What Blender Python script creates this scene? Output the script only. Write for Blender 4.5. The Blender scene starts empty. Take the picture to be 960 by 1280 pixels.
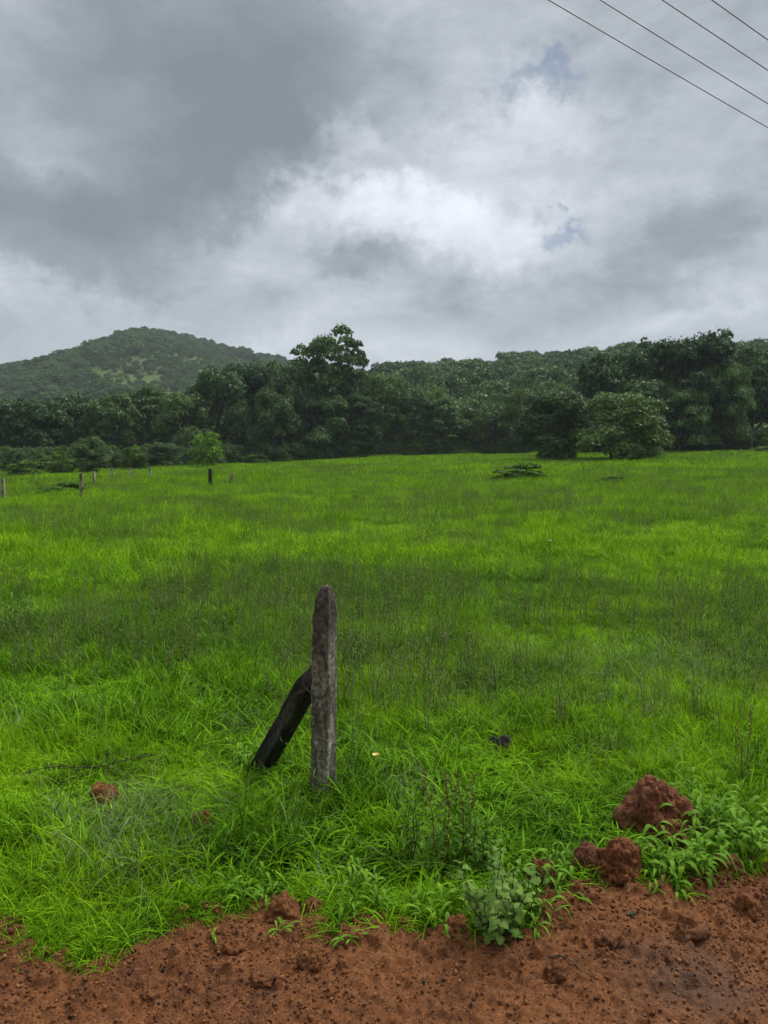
import bpy, math, random
import numpy as np
from mathutils import Vector, Matrix, Euler
R = math.radians
scene = bpy.context.scene

# ------------------------------------------------------------------ camera
CAM_Z = 1.6
PITCH = 5.1
F = 950.0
cam_d = bpy.data.cameras.new('camera')
cam = bpy.data.objects.new('camera', cam_d)
scene.collection.objects.link(cam)
cam.location = (0, 0, CAM_Z)
cam.rotation_euler = (R(90 - PITCH), 0, 0)
cam_d.sensor_fit = 'VERTICAL'
cam_d.sensor_height = 36.0
cam_d.lens = 36.0 * F / 1280.0
cam_d.clip_start = 0.05
cam_d.clip_end = 6000
scene.camera = cam
scene.render.resolution_x = 768
scene.render.resolution_y = 1024

def ray(px, py):
    """direction through a point of the photograph (960 x 1280)"""
    u = (px - 480) / F
    v = -(py - 640) / F
    c, s = math.cos(R(PITCH)), math.sin(R(PITCH))
    return np.array([u, c + v * s, -s + v * c])

def azel(px, py):
    d = ray(px, py); d = d / np.linalg.norm(d)
    return math.atan2(d[0], d[1]), math.asin(d[2])

# ------------------------------------------------------------------ world: clouds over a Nishita sky
SUN_EL, SUN_AZ = 52.0, 55.0          # azimuth clockwise from +Y (towards +X)
world = bpy.data.worlds.new('World')
scene.world = world
world.use_nodes = True
wt = world.node_tree
wt.nodes.clear()

class NT:
    """tiny helper for writing node trees"""
    def __init__(s, tree): s.t = tree
    def n(s, typ, **kw):
        nd = s.t.nodes.new(typ)
        for k, v in kw.items(): setattr(nd, k, v)
        return nd
    def put(s, sock, v):
        if isinstance(v, bpy.types.NodeSocket): s.t.links.new(v, sock)
        else: sock.default_value = v
    def m(s, op, a, b=0.0, c=None, clamp=False):
        nd = s.n('ShaderNodeMath', operation=op, use_clamp=clamp)
        s.put(nd.inputs[0], a); s.put(nd.inputs[1], b)
        if c is not None: s.put(nd.inputs[2], c)
        return nd.outputs[0]
    def v(s, op, a, b=(0, 0, 0)):
        nd = s.n('ShaderNodeVectorMath', operation=op)
        s.put(nd.inputs[0], a)
        if op == 'SCALE': s.put(nd.inputs['Scale'], b)
        else: s.put(nd.inputs[1], b)
        return nd.outputs[0]
    def noise(s, vec, scale, detail=4, rough=0.5, dist=0.0, col=False):
        nd = s.n('ShaderNodeTexNoise')
        if vec is not None: s.put(nd.inputs['Vector'], vec)
        nd.inputs['Scale'].default_value = scale
        nd.inputs['Detail'].default_value = detail
        nd.inputs['Roughness'].default_value = rough
        nd.inputs['Distortion'].default_value = dist
        return nd.outputs['Color' if col else 'Fac']
    def ramp(s, fac, stops, interp='LINEAR'):
        nd = s.n('ShaderNodeValToRGB')
        cr = nd.color_ramp; cr.interpolation = interp
        while len(cr.elements) < len(stops): cr.elements.new(0.5)
        for e, (p, c) in zip(cr.elements, stops):
            e.position = p
            e.color = (c[0], c[1], c[2], 1) if not isinstance(c, (int, float)) else (c, c, c, 1)
        s.put(nd.inputs[0], fac)
        return nd.outputs[0]
    def mix(s, f, a, b, blend='MIX'):
        nd = s.n('ShaderNodeMix', data_type='RGBA', blend_type=blend)
        s.put(nd.inputs[0], f)
        for sock, val in ((nd.inputs[6], a), (nd.inputs[7], b)):
            if isinstance(val, tuple) and len(val) == 3: val = (*val, 1)
            s.put(sock, val)
        return nd.outputs[2]
    def maprange(s, v, a, b, c=0.0, d=1.0, smooth=False):
        nd = s.n('ShaderNodeMapRange', interpolation_type='SMOOTHSTEP' if smooth else 'LINEAR')
        s.put(nd.inputs[0], v)
        for i, q in zip((1, 2, 3, 4), (a, b, c, d)): nd.inputs[i].default_value = q
        return nd.outputs[0]

W = NT(wt)
tc = W.n('ShaderNodeTexCoord')
dirv = W.v('NORMALIZE', tc.outputs['Generated'])
sx = W.n('ShaderNodeSeparateXYZ'); W.put(sx.inputs[0], dirv)
# warped direction gives the cloud edges their ragged outline
wn = W.v('SUBTRACT', W.noise(dirv, 4.0, 5, 0.55, col=True), (0.5, 0.5, 0.5))
wdir = W.v('ADD', dirv, W.v('SCALE', wn, 0.22))
wn2 = W.v('SUBTRACT', W.noise(dirv, 13.0, 8, 0.68, col=True), (0.5, 0.5, 0.5))
wdir = W.v('ADD', wdir, W.v('SCALE', wn2, 0.13))
sw = W.n('ShaderNodeSeparateXYZ'); W.put(sw.inputs[0], wdir)
az = W.m('ARCTAN2', sw.outputs[0], sw.outputs[1])
el = W.m('ARCSINE', W.m('MAXIMUM', W.m('MINIMUM', sw.outputs[2], 1.0), -1.0))

def blob(px, py, wx, wy, amp, sharp=2.0):
    a0, e0 = azel(px, py)
    dx = W.m('DIVIDE', W.m('SUBTRACT', az, a0), wx / F)
    dy = W.m('DIVIDE', W.m('SUBTRACT', el, e0), wy / F)
    q = W.m('ADD', W.m('MULTIPLY', dx, dx), W.m('MULTIPLY', dy, dy))
    if sharp != 2.0: q = W.m('POWER', q, sharp / 2)
    return W.m('MULTIPLY', W.m('EXPONENT', W.m('MULTIPLY', q, -1.0)), amp)

CLOUDS = [  # px, py, half widths, +dark / -bright
    (230, 110, 260, 120, 0.40, 3.0), (60, 270, 190, 75, 0.40, 3.5), (420, 60, 200, 95, 0.14, 2.5), (240, 225, 160, 60, 0.16, 2.5),
    (390, 205, 130, 60, 0.26, 3.0), (60, 160, 80, 45, -0.20, 2.0), (20, 30, 70, 80, -0.08, 2),
    (458, 178, 46, 40, -0.40, 3.5), (530, 285, 165, 46, -0.34, 3.0), (650, 165, 120, 36, -0.22, 3.0), (560, 225, 60, 34, -0.08, 2.5),
    (450, 340, 62, 34, 0.27, 3.0), (820, 320, 120, 55, 0.24, 3.0), (930, 260, 60, 60, 0.20, 2.5), (300, 300, 120, 35, -0.14, 2), (60, 370, 120, 26, -0.14, 2.0),
    (640, 390, 150, 40, 0.12, 2.5), (860, 70, 180, 90, 0.10, 2.5), (860, 190, 90, 40, -0.06, 2.0), (900, 405, 120, 16, -0.10, 2.0),
    (200, 385, 120, 26, 0.04, 2.0), (380, 415, 260, 26, -0.08, 2.0), (750, 190, 90, 20, 0.08, 2.5), (250, 262, 90, 26, -0.10, 2.0)]
D = None
for c in CLOUDS:
    b = blob(*c)
    D = b if D is None else W.m('ADD', D, b)
# broad and fine cloud relief everywhere, also behind the photographer
stretch = W.n('ShaderNodeMapping'); stretch.inputs['Scale'].default_value = (1, 1, 2.2)
W.put(stretch.inputs['Vector'], dirv)
n1 = W.noise(stretch.outputs[0], 2.9, 9, 0.58, 0.25)
n2 = W.noise(stretch.outputs[0], 8.0, 9, 0.66, 0.35)
D = W.m('ADD', D, W.m('MULTIPLY', W.m('SUBTRACT', n1, 0.5), 0.75))
D = W.m('ADD', D, W.m('MULTIPLY', W.m('SUBTRACT', n2, 0.5), 0.62))
D = W.m('ADD', D, 0.42)
cloud = W.ramp(D, [(0.0, (0.56, 0.59, 0.635)), (0.18, (0.44, 0.468, 0.51)), (0.38, (0.325, 0.352, 0.388)), (0.52, (0.262, 0.289, 0.320)), (0.68, (0.192, 0.219, 0.242)), (1.0, (0.135, 0.160, 0.178))])
# an overcast sky is brighter overhead than at the horizon
zen = W.maprange(sx.outputs[2], 0.52, 0.98, 1.0, 3.4, smooth=True)
# and brightest round the veiled sun, above the picture
sdn = (math.sin(R(SUN_AZ)) * math.cos(R(SUN_EL)), math.cos(R(SUN_AZ)) * math.cos(R(SUN_EL)), math.sin(R(SUN_EL)))
dsun = W.n('ShaderNodeVectorMath', operation='DOT_PRODUCT'); W.put(dsun.inputs[0], dirv); dsun.inputs[1].default_value = sdn
glow = W.m('MULTIPLY', W.maprange(dsun.outputs['Value'], 0.70, 1.0, 0.0, 3.6, smooth=True), W.maprange(sx.outputs[2], 0.50, 0.66, 0.0, 1.0, smooth=True))
back = W.maprange(sx.outputs[1], -0.6, 0.5, 0.62, 1.0, smooth=True)
cloud = W.v('SCALE', cloud, W.m('MULTIPLY', W.m('MULTIPLY', W.m('ADD', zen, glow), back), 10.0))
sky = W.n('ShaderNodeTexSky', sky_type='NISHITA')
sky.sun_disc = False
sky.sun_elevation = R(SUN_EL)
sky.sun_rotation = R(SUN_AZ)
sky.air_density = 1.0; sky.dust_density = 0.4
g1 = blob(665, 92, 50, 15, 0.75, 3.0); g2 = blob(705, 262, 32, 10, 0.9, 3.0); g3 = blob(690, 76, 28, 11, 0.35, 2.5)
gap = W.m('MULTIPLY', W.m('ADD', W.m('ADD', g1, g2), g3), W.maprange(n2, 0.35, 0.6, 0.6, 1.0), clamp=True)
skyc = W.v('SCALE', sky.outputs[0], 0.42)
final = W.mix(W.m('MULTIPLY', gap, 0.8), cloud, skyc)
bg = W.n('ShaderNodeBackground'); W.put(bg.inputs[0], final); bg.inputs[1].default_value = 0.1
wo = W.n('ShaderNodeOutputWorld'); wt.links.new(bg.outputs[0], wo.inputs[0])

# ------------------------------------------------------------------ sun behind thick cloud
sun_d = bpy.data.lights.new('sun', 'SUN')
sun_d.energy = 1.5; sun_d.angle = R(14); sun_d.color = (1, 0.965, 0.9)
sun = bpy.data.objects.new('sun', sun_d); scene.collection.objects.link(sun)
sdir = Vector((math.sin(R(SUN_AZ)) * math.cos(R(SUN_EL)), math.cos(R(SUN_AZ)) * math.cos(R(SUN_EL)), math.sin(R(SUN_EL))))
sun.rotation_euler = sdir.to_track_quat('Z', 'Y').to_euler()

vs = scene.view_settings
vs.view_transform = 'Standard'; vs.look = 'None'; vs.exposure = 0.72; vs.gamma = 1.0; vs.use_curve_mapping = False
cy = scene.cycles
cy.use_denoising = True
cy.max_bounces = 5; cy.diffuse_bounces = 3; cy.glossy_bounces = 2; cy.transmission_bounces = 3; cy.volume_bounces = 1
cy.transparent_max_bounces = 8
cy.use_adaptive_sampling = True; cy.adaptive_threshold = 0.01

# ------------------------------------------------------------------ numpy noise
def _hash(ix, iy, iz, seed):
    h = (ix.astype(np.int64) * 374761393 + iy.astype(np.int64) * 668265263 + iz.astype(np.int64) * 2147483647 + seed * 1274126177) & 0xffffffff
    h = ((h ^ (h >> 13)) * 1274126177) & 0xffffffff
    h = ((h ^ (h >> 16)) * 2246822519) & 0xffffffff
    return ((h ^ (h >> 15)) & 0xffffff) / float(0xffffff)
def vnoise(x, y, z=None, seed=0):
    x = np.asarray(x, float); y = np.asarray(y, float)
    z = np.zeros_like(x) if z is None else np.asarray(z, float)
    xi, yi, zi = np.floor(x), np.floor(y), np.floor(z)
    fx, fy, fz = x - xi, y - yi, z - zi
    fx, fy, fz = [f * f * f * (f * (f * 6 - 15) + 10) for f in (fx, fy, fz)]
    xi, yi, zi = xi.astype(np.int64), yi.astype(np.int64), zi.astype(np.int64)
    def lat(k): return [_hash(xi + a, yi + b, zi + k, seed) for a, b in ((0, 0), (1, 0), (0, 1), (1, 1))]
    def pl(k):
        a, b, c, d = lat(k)
        return (a * (1 - fx) + b * fx) * (1 - fy) + (c * (1 - fx) + d * fx) * fy
    if not np.any(z): return pl(0)
    return pl(0) * (1 - fz) + pl(1) * fz
def fbm(x, y, z=None, oct=4, gain=0.5, seed=0):
    s = 0; a = 1; t = 0; f = 1.0
    for i in range(oct):
        s = s + a * vnoise(np.asarray(x) * f + i * 17.3, np.asarray(y) * f + i * 5.1, None if z is None else np.asarray(z) * f + i * 3.7, seed + i)
        t += a; a *= gain; f *= 2.03
    return s / t
def sstep(a, b, x):
    t = np.clip((np.asarray(x, float) - a) / (b - a), 0, 1)
    return t * t * (3 - 2 * t)

# ------------------------------------------------------------------ terrain
def terrain(x, y):
    x = np.asarray(x, float); y = np.asarray(y, float)
    s = sstep(4, 62, y)
    xx = 60 * np.tanh(x / 60)
    z = s * (0.0265 * xx - 0.22)
    z = z + sstep(3, 10, y) * (fbm(x / 9.0, y / 9.0, seed=3, oct=2) - 0.5) * 0.22
    z = z + sstep(2.2, 3.5, y) * (fbm(x / 1.7, y / 1.7, seed=5, oct=2) - 0.5) * 0.08
    z = z + sstep(105, 180, y) * (y - 105) * 0.02
    return z
def ground_at(px, py, z0=None):
    """where the sight line through a photo point meets the ground"""
    d = ray(px, py)
    t = 0.5
    for i in range(4000):
        p = d * t
        g = float(terrain(p[0], p[1])) if z0 is None else z0
        if CAM_Z + p[2] <= g: break
        t *= 1.004
    return p[0], p[1], g
EDGE_PX = [(-60, 1120), (0, 1158), (25, 1165), (45, 1200), (130, 1192), (180, 1172), (215, 1150), (260, 1138), (330, 1130), (380, 1134), (430, 1150), (480, 1160), (560, 1152),
           (620, 1160), (665, 1142), (705, 1118), (740, 1098), (800, 1092), (835, 1100), (880, 1084), (920, 1082), (960, 1068), (1020, 1058)]
_e = []
for (a, b) in EDGE_PX:
    d = ray(a, b); t = CAM_Z / -d[2]; _e.append((d[0] * t, d[1] * t))
_e = np.array(sorted(_e))
def yedge(x):
    x = np.asarray(x, float)
    y = np.interp(x, _e[:, 0], _e[:, 1])
    y = np.where(x > _e[-1, 0], _e[-1, 1] + 0.12 * np.minimum(x - _e[-1, 0], 2.0), y)
    y = np.where(x < _e[0, 0], _e[0, 1] - 0.06 * (x - _e[0, 0]), y)
    return y + (fbm(x * 7, x * 0 + 3.3, seed=11, oct=3) - 0.5) * 0.09

# ------------------------------------------------------------------ object helpers
def mesh_from(name, V, Fq, mats, smooth=False, attrs=None):
    V = np.asarray(V, np.float32); me = bpy.data.meshes.new(name)
    me.vertices.add(len(V)); me.vertices.foreach_set('co', V.ravel())
    Fq = [np.asarray(f, np.int32) for f in (Fq if isinstance(Fq, list) else [Fq]) if len(f)]
    if Fq:
        tot = np.concatenate([np.full(len(f), f.shape[1], np.int32) for f in Fq])
        idx = np.concatenate([f.ravel() for f in Fq])
        me.loops.add(len(idx)); me.loops.foreach_set('vertex_index', idx)
        me.polygons.add(len(tot))
        me.polygons.foreach_set('loop_start', np.concatenate([[0], np.cumsum(tot)[:-1]]).astype(np.int32))
        me.polygons.foreach_set('loop_total', tot)
        if smooth: me.polygons.foreach_set('use_smooth', np.ones(len(tot), bool))
    for m_ in (mats if isinstance(mats, (list, tuple)) else [mats]): me.materials.append(m_)
    me.update(); me.validate()
    return me
def link(name, me, parent=None, loc=(0, 0, 0)):
    o = bpy.data.objects.new(name, me); scene.collection.objects.link(o)
    o.location = loc
    if parent: o.parent = parent
    return o
def empty(name, loc, label, cat, group=None, rz=0.0):
    o = bpy.data.objects.new(name, None); scene.collection.objects.link(o)
    o.location = loc; o.rotation_euler = (0, 0, rz); o.empty_display_size = 0.1
    return tag(o, label, cat, group)
def tag(o, label=None, cat=None, group=None, kind=None):
    if label: o['label'] = label
    if cat: o['category'] = cat
    if group: o['group'] = group
    if kind: o['kind'] = kind
    return o

class Geo:
    """collects verts and quads"""
    def __init__(s): s.V = []; s.Q = []; s.T = []; s.n = 0
    def add(s, V, Q=None, T=None):
        if Q is not None and len(Q): s.Q.append(np.asarray(Q) + s.n)
        if T is not None and len(T): s.T.append(np.asarray(T) + s.n)
        s.V.append(np.asarray(V, float)); s.n += len(V)
    def mesh(s, name, mats, smooth=False):
        fs = []
        if s.Q: fs.append(np.concatenate(s.Q))
        if s.T: fs.append(np.concatenate(s.T))
        return mesh_from(name, np.concatenate(s.V), fs, mats, smooth)
    def ribbon(s, P, wd, side):
        P = np.asarray(P, float); wd = np.asarray(wd, float)[:, None]; side = np.asarray(side, float)
        k = len(P)
        V = np.empty((2 * k, 3)); V[0::2] = P - side * wd / 2; V[1::2] = P + side * wd / 2
        i = np.arange(k - 1) * 2
        s.add(V, np.stack([i, i + 1, i + 3, i + 2], 1))
    def tube(s, P, rad, sides=6, cap=True):
        P = np.asarray(P, float); k = len(P)
        rad = np.broadcast_to(np.asarray(rad, float), (k,))
        T = np.gradient(P, axis=0); T /= np.linalg.norm(T, axis=1)[:, None] + 1e-9
        ref = np.array([0.31, 0.95, 0.05]) if abs(T[0][2]) > 0.7 else np.array([0, 0, 1.0])
        A = np.cross(T, ref); A /= np.linalg.norm(A, axis=1)[:, None] + 1e-9
        B = np.cross(T, A)
        th = np.arange(sides) / sides * 2 * np.pi
        V = (P[:, None] + rad[:, None, None] * (A[:, None] * np.cos(th)[None, :, None] + B[:, None] * np.sin(th)[None, :, None])).reshape(-1, 3)
        i = np.arange(k - 1)[:, None] * sides; j = np.arange(sides)[None]; jn = (j + 1) % sides
        Q = np.stack([i + j, i + jn, i + jn + sides, i + j + sides], -1).reshape(-1, 4)
        s.add(V, Q)
        if cap:
            V2 = np.concatenate([V[-sides:], P[-1:]]); jj = np.arange(sides)
            s.add(V2, None, np.stack([jj, (jj + 1) % sides, np.full(sides, sides)], 1))

def blades(rng, n, rad, h, w, bend, seg=4, ragged=0.5, fold=0.0):
    """n curved grass blades in a disc, vectorised"""
    r = rad * np.sqrt(rng.random(n)); a = rng.random(n) * 2 * np.pi
    base = np.stack([r * np.cos(a), r * np.sin(a), np.zeros(n)], 1)
    L = h * (1 - ragged + ragged * 2 * rng.random(n) * 0.75)
    hd = rng.random(n) * 2 * np.pi
    H = np.stack([np.cos(hd), np.sin(hd), 0 * hd], 1)
    bd = bend * (0.25 + rng.random(n) * 1.1)
    lean = (rng.random(n) - 0.3) * 0.5
    tw = hd + np.pi / 2 + (rng.random(n) - .5) * 1.2
    S = np.stack([np.cos(tw), np.sin(tw), (rng.random(n) - .5) * 0.5], 1)
    W_ = w * (0.6 + 0.8 * rng.random(n))
    V = np.empty((n, seg + 1, 2, 3)); up = np.array([0, 0, 1.0])
    for i in range(seg + 1):
        t = i / seg
        ang = lean + bd * t * 1.25
        c = base + (L * t)[:, None] * (np.sin(ang)[:, None] * H + np.cos(ang)[:, None] * up)
        ww = W_ * (1 - t ** 2.2) * (0.6 + 0.4 * min(1, t * 4)) + 0.0004
        V[:, i, 0] = c - S * ww[:, None] / 2; V[:, i, 1] = c + S * ww[:, None] / 2
    V[:, 0, :, 2] -= 0.02
    k = (np.arange(n) * 2 * (seg + 1))[:, None] + (np.arange(seg) * 2)[None]
    Q = np.stack([k, k + 1, k + 3, k + 2], -1).reshape(-1, 4)
    return V.reshape(-1, 3), Q

def scatter(name, pts, rot, scl, idx, protos, label=None, kind='stuff', cat=None):
    """one object whose geometry-node tree puts a prototype on every point"""
    me = bpy.data.meshes.new(name)
    me.vertices.add(len(pts)); me.vertices.foreach_set('co', np.asarray(pts, np.float32).ravel())
    for nm, dat, ty in (('rot', rot, 'FLOAT_VECTOR'), ('scl', scl, 'FLOAT_VECTOR')):
        a = me.attributes.new(nm, ty, 'POINT'); a.data.foreach_set('vector', np.asarray(dat, np.float32).ravel())
    a = me.attributes.new('idx', 'INT', 'POINT'); a.data.foreach_set('value', np.asarray(idx, np.int32))
    o = link(name, me)
    coll = bpy.data.collections.new(name + '_kinds')
    for i, pm in enumerate(protos):
        po = bpy.data.objects.new('%s_%02d' % (name, i), pm); coll.objects.link(po)
    ng = bpy.data.node_groups.new(name + '_scatter', 'GeometryNodeTree')
    ng.interface.new_socket('Geometry', in_out='INPUT', socket_type='NodeSocketGeometry')
    ng.interface.new_socket('Geometry', in_out='OUTPUT', socket_type='NodeSocketGeometry')
    N = ng.nodes; Lk = ng.links
    gi = N.new('NodeGroupInput'); go = N.new('NodeGroupOutput')
    ci = N.new('GeometryNodeCollectionInfo'); ci.inputs['Collection'].default_value = coll
    ci.inputs['Separate Children'].default_value = True; ci.inputs['Reset Children'].default_value = True
    ip = N.new('GeometryNodeInstanceOnPoints'); ip.inputs['Pick Instance'].default_value = True
    def attr(nm, ty):
        q = N.new('GeometryNodeInputNamedAttribute'); q.data_type = ty; q.inputs['Name'].default_value = nm
        return q.outputs['Attribute']
    e2r = N.new('FunctionNodeEulerToRotation')
    Lk.new(gi.outputs[0], ip.inputs['Points']); Lk.new(ci.outputs[0], ip.inputs['Instance'])
    Lk.new(attr('idx', 'INT'), ip.inputs['Instance Index'])
    Lk.new(attr('rot', 'FLOAT_VECTOR'), e2r.inputs[0]); Lk.new(e2r.outputs[0], ip.inputs['Rotation'])
    Lk.new(attr('scl', 'FLOAT_VECTOR'), ip.inputs['Scale'])
    Lk.new(ip.outputs[0], go.inputs[0])
    md = o.modifiers.new('scatter', 'NODES'); md.node_group = ng
    tag(o, label, cat, kind=kind)
    return o

# ------------------------------------------------------------------ materials
def new_mat(name):
    m = bpy.data.materials.new(name); m.use_nodes = True; m.node_tree.nodes.clear()
    return m, NT(m.node_tree)
def out(N, sh):
    o = N.n('ShaderNodeOutputMaterial'); N.t.links.new(sh, o.inputs[0])
def pos(N): return N.n('ShaderNodeNewGeometry').outputs['Position']
def objc(N): return N.n('ShaderNodeTexCoord').outputs['Object']
def rnd(N): return N.n('ShaderNodeObjectInfo').outputs['Random']
def leaf_shader(N, col, trans=0.3, rough=0.6, spec=0.12, tcol=None):
    p = N.n('ShaderNodeBsdfPrincipled')
    N.put(p.inputs['Base Color'], col); p.inputs['Roughness'].default_value = rough
    p.inputs['Specular IOR Level'].default_value = spec
    tr = N.n('ShaderNodeBsdfTranslucent'); N.put(tr.inputs[0], tcol if tcol is not None else col)
    mx = N.n('ShaderNodeMixShader'); mx.inputs[0].default_value = trans
    N.t.links.new(p.outputs[0], mx.inputs[1]); N.t.links.new(tr.outputs[0], mx.inputs[2])
    return mx.outputs[0]

def mat_grass(name, lo, mid, hi, trans=0.35, patch=0.75, yellow=(0.19, 0.30, 0.03)):
    m, N = new_mat(name)
    P = pos(N)
    flat = N.v('MULTIPLY', P, (1, 1, 0.15))
    a = N.noise(flat, patch, 3, 0.6)
    b = N.noise(flat, 2.6, 3, 0.6)
    f = N.m('ADD', N.m('MULTIPLY', a, 0.52), N.m('ADD', N.m('MULTIPLY', b, 0.44), N.m('MULTIPLY', N.m('SUBTRACT', rnd(N), 0.5), 0.16)))
    c = N.ramp(f, [(0.36, lo), (0.48, mid), (0.60, hi)])
    isl = N.n('ShaderNodeNewGeometry').outputs['Random Per Island']
    c = N.mix(N.maprange(isl, 0.86, 1.0, 0, 0.75), c, yellow)
    hv = N.n('ShaderNodeHueSaturation'); N.put(hv.inputs['Color'], c)
    N.put(hv.inputs['Value'], N.maprange(isl, 0, 1, 0.5, 1.5)); hv.inputs['Saturation'].default_value = 1.0
    out(N, leaf_shader(N, hv.outputs[0], trans, 0.7, 0.04))
    return m

def mat_plain_leaf(name, col, col2, trans=0.25, scale=3.0, rough=0.8):
    m, N = new_mat(name)
    isl = N.n('ShaderNodeNewGeometry').outputs['Random Per Island']
    f = N.m('ADD', N.m('MULTIPLY', N.noise(pos(N), scale, 3, 0.6), 0.6), N.m('MULTIPLY', isl, 0.4))
    c = N.ramp(f, [(0.3, col), (0.7, col2)])
    out(N, leaf_shader(N, c, trans, rough))
    return m

def mat_tree(name, c0, c1, c2, trans=0.18):
    """crown foliage: every clump of leaves has its own tone"""
    m, N = new_mat(name)
    ge = N.n('ShaderNodeNewGeometry')
    oc = objc(N)
    a = N.noise(oc, 6.0, 2, 0.5)
    f = N.m('ADD', N.m('MULTIPLY', a, 0.55), N.m('ADD', N.m('MULTIPLY', ge.outputs['Random Per Island'], 0.42), N.m('MULTIPLY', rnd(N), 0.2)))
    c = N.ramp(f, [(0.34, c0), (0.58, c1), (0.80, tuple(q * 1.35 for q in c2))])
    out(N, leaf_shader(N, c, trans, 0.6, 0.2))
    return m

def mat_soil(name, base, dark, light, bump=0.6, scale=1.0, rough=0.95, wet=False, coords='world'):
    m, N = new_mat(name)
    P = pos(N) if coords == 'world' else objc(N)
    a = N.noise(P, 2.2 * scale, 5, 0.6)
    b = N.noise(P, 35 * scale, 4, 0.65)
    g = N.noise(P, 170 * scale, 3, 0.6)
    c = N.ramp(N.m('ADD', N.m('MULTIPLY', a, 0.55), N.m('MULTIPLY', b, 0.45)), [(0.34, dark), (0.5, base), (0.68, light)])
    # grit of its own colour
    vo = N.n('ShaderNodeTexVoronoi'); N.put(vo.inputs['Vector'], P); vo.inputs['Scale'].default_value = 210 * scale
    sp = N.n('ShaderNodeSeparateColor'); N.put(sp.inputs[0], vo.outputs['Color'])
    c = N.mix(N.maprange(sp.outputs[0], 0.86, 0.97, 0, 0.35), c, tuple(min(1, q * 1.7) for q in light))
    c = N.mix(N.maprange(sp.outputs[1], 0.78, 0.9, 0, 0.6), c, tuple(q * 0.45 for q in dark))
    p = N.n('ShaderNodeBsdfPrincipled')
    r = rough
    if wet:   # the damp, gritty dark patch on the road
        w1 = N.v('SUBTRACT', P, (0.93, 2.12, 0))
        w1 = N.v('MULTIPLY', w1, (1.0, 1.5, 0))
        ln = N.n('ShaderNodeVectorMath', operation='LENGTH'); N.put(ln.inputs[0], w1)
        dd = N.m('ADD', ln.outputs['Value'], N.m('MULTIPLY', N.m('SUBTRACT', N.noise(P, 5, 4, 0.6), 0.5), 0.5))
        wf = N.maprange(dd, 0.0, 0.36, 0.62, 0, smooth=True)
        c = N.mix(wf, c, N.ramp(g, [(0.4, (0.022, 0.015, 0.012)), (0.65, (0.058, 0.043, 0.034))]))
        r = N.maprange(wf, 0, 1, rough, 0.8)
    N.put(p.inputs['Base Color'], c); N.put(p.inputs['Roughness'], r)
    p.inputs['Specular IOR Level'].default_value = 0.25
    bp = N.n('ShaderNodeBump'); bp.inputs['Strength'].default_value = bump; bp.inputs['Distance'].default_value = 0.01 / scale
    N.put(bp.inputs['Height'], N.m('ADD', N.m('MULTIPLY', b, 1.0), N.m('MULTIPLY', g, 0.45)))
    N.t.links.new(bp.outputs[0], p.inputs['Normal'])
    out(N, p.outputs[0])
    return m

M = {}
M['grass'] = mat_grass('grass_blade', (0.084, 0.182, 0.005), (0.168, 0.325, 0.006), (0.255, 0.440, 0.008))
M['grass_lush'] = mat_grass('lush_blade', (0.065, 0.160, 0.006), (0.125, 0.275, 0.007), (0.19, 0.38, 0.009), patch=0.8)
M['grass_dry'] = mat_grass('dry_blade', (0.10, 0.16, 0.045), (0.15, 0.21, 0.07), (0.20, 0.25, 0.10), 0.25)
M['stalk'] = mat_plain_leaf('weed_stalk', (0.075, 0.135, 0.018), (0.13, 0.21, 0.04), 0.2, 1.0)
M['stalk_dry'] = mat_plain_leaf('dry_stalk', (0.09, 0.11, 0.03), (0.16, 0.17, 0.06), 0.1, 1.0)
M['weed_leaf'] = mat_plain_leaf('weed_leaf', (0.060, 0.140, 0.012), (0.125, 0.24, 0.024), 0.3)
M['grey_leaf'] = mat_plain_leaf('glaucous_leaf', (0.095, 0.170, 0.030), (0.185, 0.29, 0.06), 0.25, 9.0, 0.85)
M['broad_leaf'] = mat_plain_leaf('broad_blade', (0.085, 0.19, 0.008), (0.16, 0.31, 0.018), 0.3, 6.0, 0.65)
M['red_stem'] = mat_plain_leaf('red_stem', (0.10, 0.035, 0.018), (0.16, 0.065, 0.03), 0.0)
M['brown_stem'] = mat_plain_leaf('brown_stem', (0.045, 0.04, 0.02), (0.08, 0.075, 0.035), 0.0)
M['tree_dark'] = mat_tree('foliage_dark', (0.030, 0.060, 0.021), (0.058, 0.108, 0.036), (0.105, 0.170, 0.055))
M['tree_mid'] = mat_tree('foliage_mid', (0.036, 0.070, 0.020), (0.070, 0.125, 0.034), (0.122, 0.195, 0.052))
M['tree_light'] = mat_tree('foliage_light', (0.055, 0.095, 0.022), (0.098, 0.156, 0.038), (0.14, 0.21, 0.052), 0.25)
M['tree_olive'] = mat_tree('foliage_olive', (0.036, 0.070, 0.020), (0.068, 0.118, 0.034), (0.105, 0.165, 0.048), 0.22)
M['tree_bright'] = mat_tree('foliage_bright', (0.065, 0.150, 0.008), (0.120, 0.245, 0.012), (0.18, 0.34, 0.018), 0.3)
M['shrub'] = mat_tree('shrub_foliage', (0.045, 0.095, 0.010), (0.080, 0.155, 0.016), (0.125, 0.225, 0.022), 0.25)
M['soil'] = mat_soil('red_soil', (0.124, 0.043, 0.012), (0.064, 0.022, 0.008), (0.19, 0.076, 0.023), wet=True)
M['clod'] = mat_soil('laterite', (0.128, 0.041, 0.012), (0.064, 0.021, 0.008), (0.20, 0.074, 0.022), bump=0.9, scale=1.2)
M['mound'] = mat_soil('mound_earth', (0.135, 0.046, 0.018), (0.064, 0.022, 0.010), (0.22, 0.088, 0.034), bump=0.9)
M['grit_light'] = mat_soil('ochre_grit', (0.21, 0.085, 0.028), (0.13, 0.05, 0.017), (0.30, 0.14, 0.05), bump=0.0)
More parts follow.
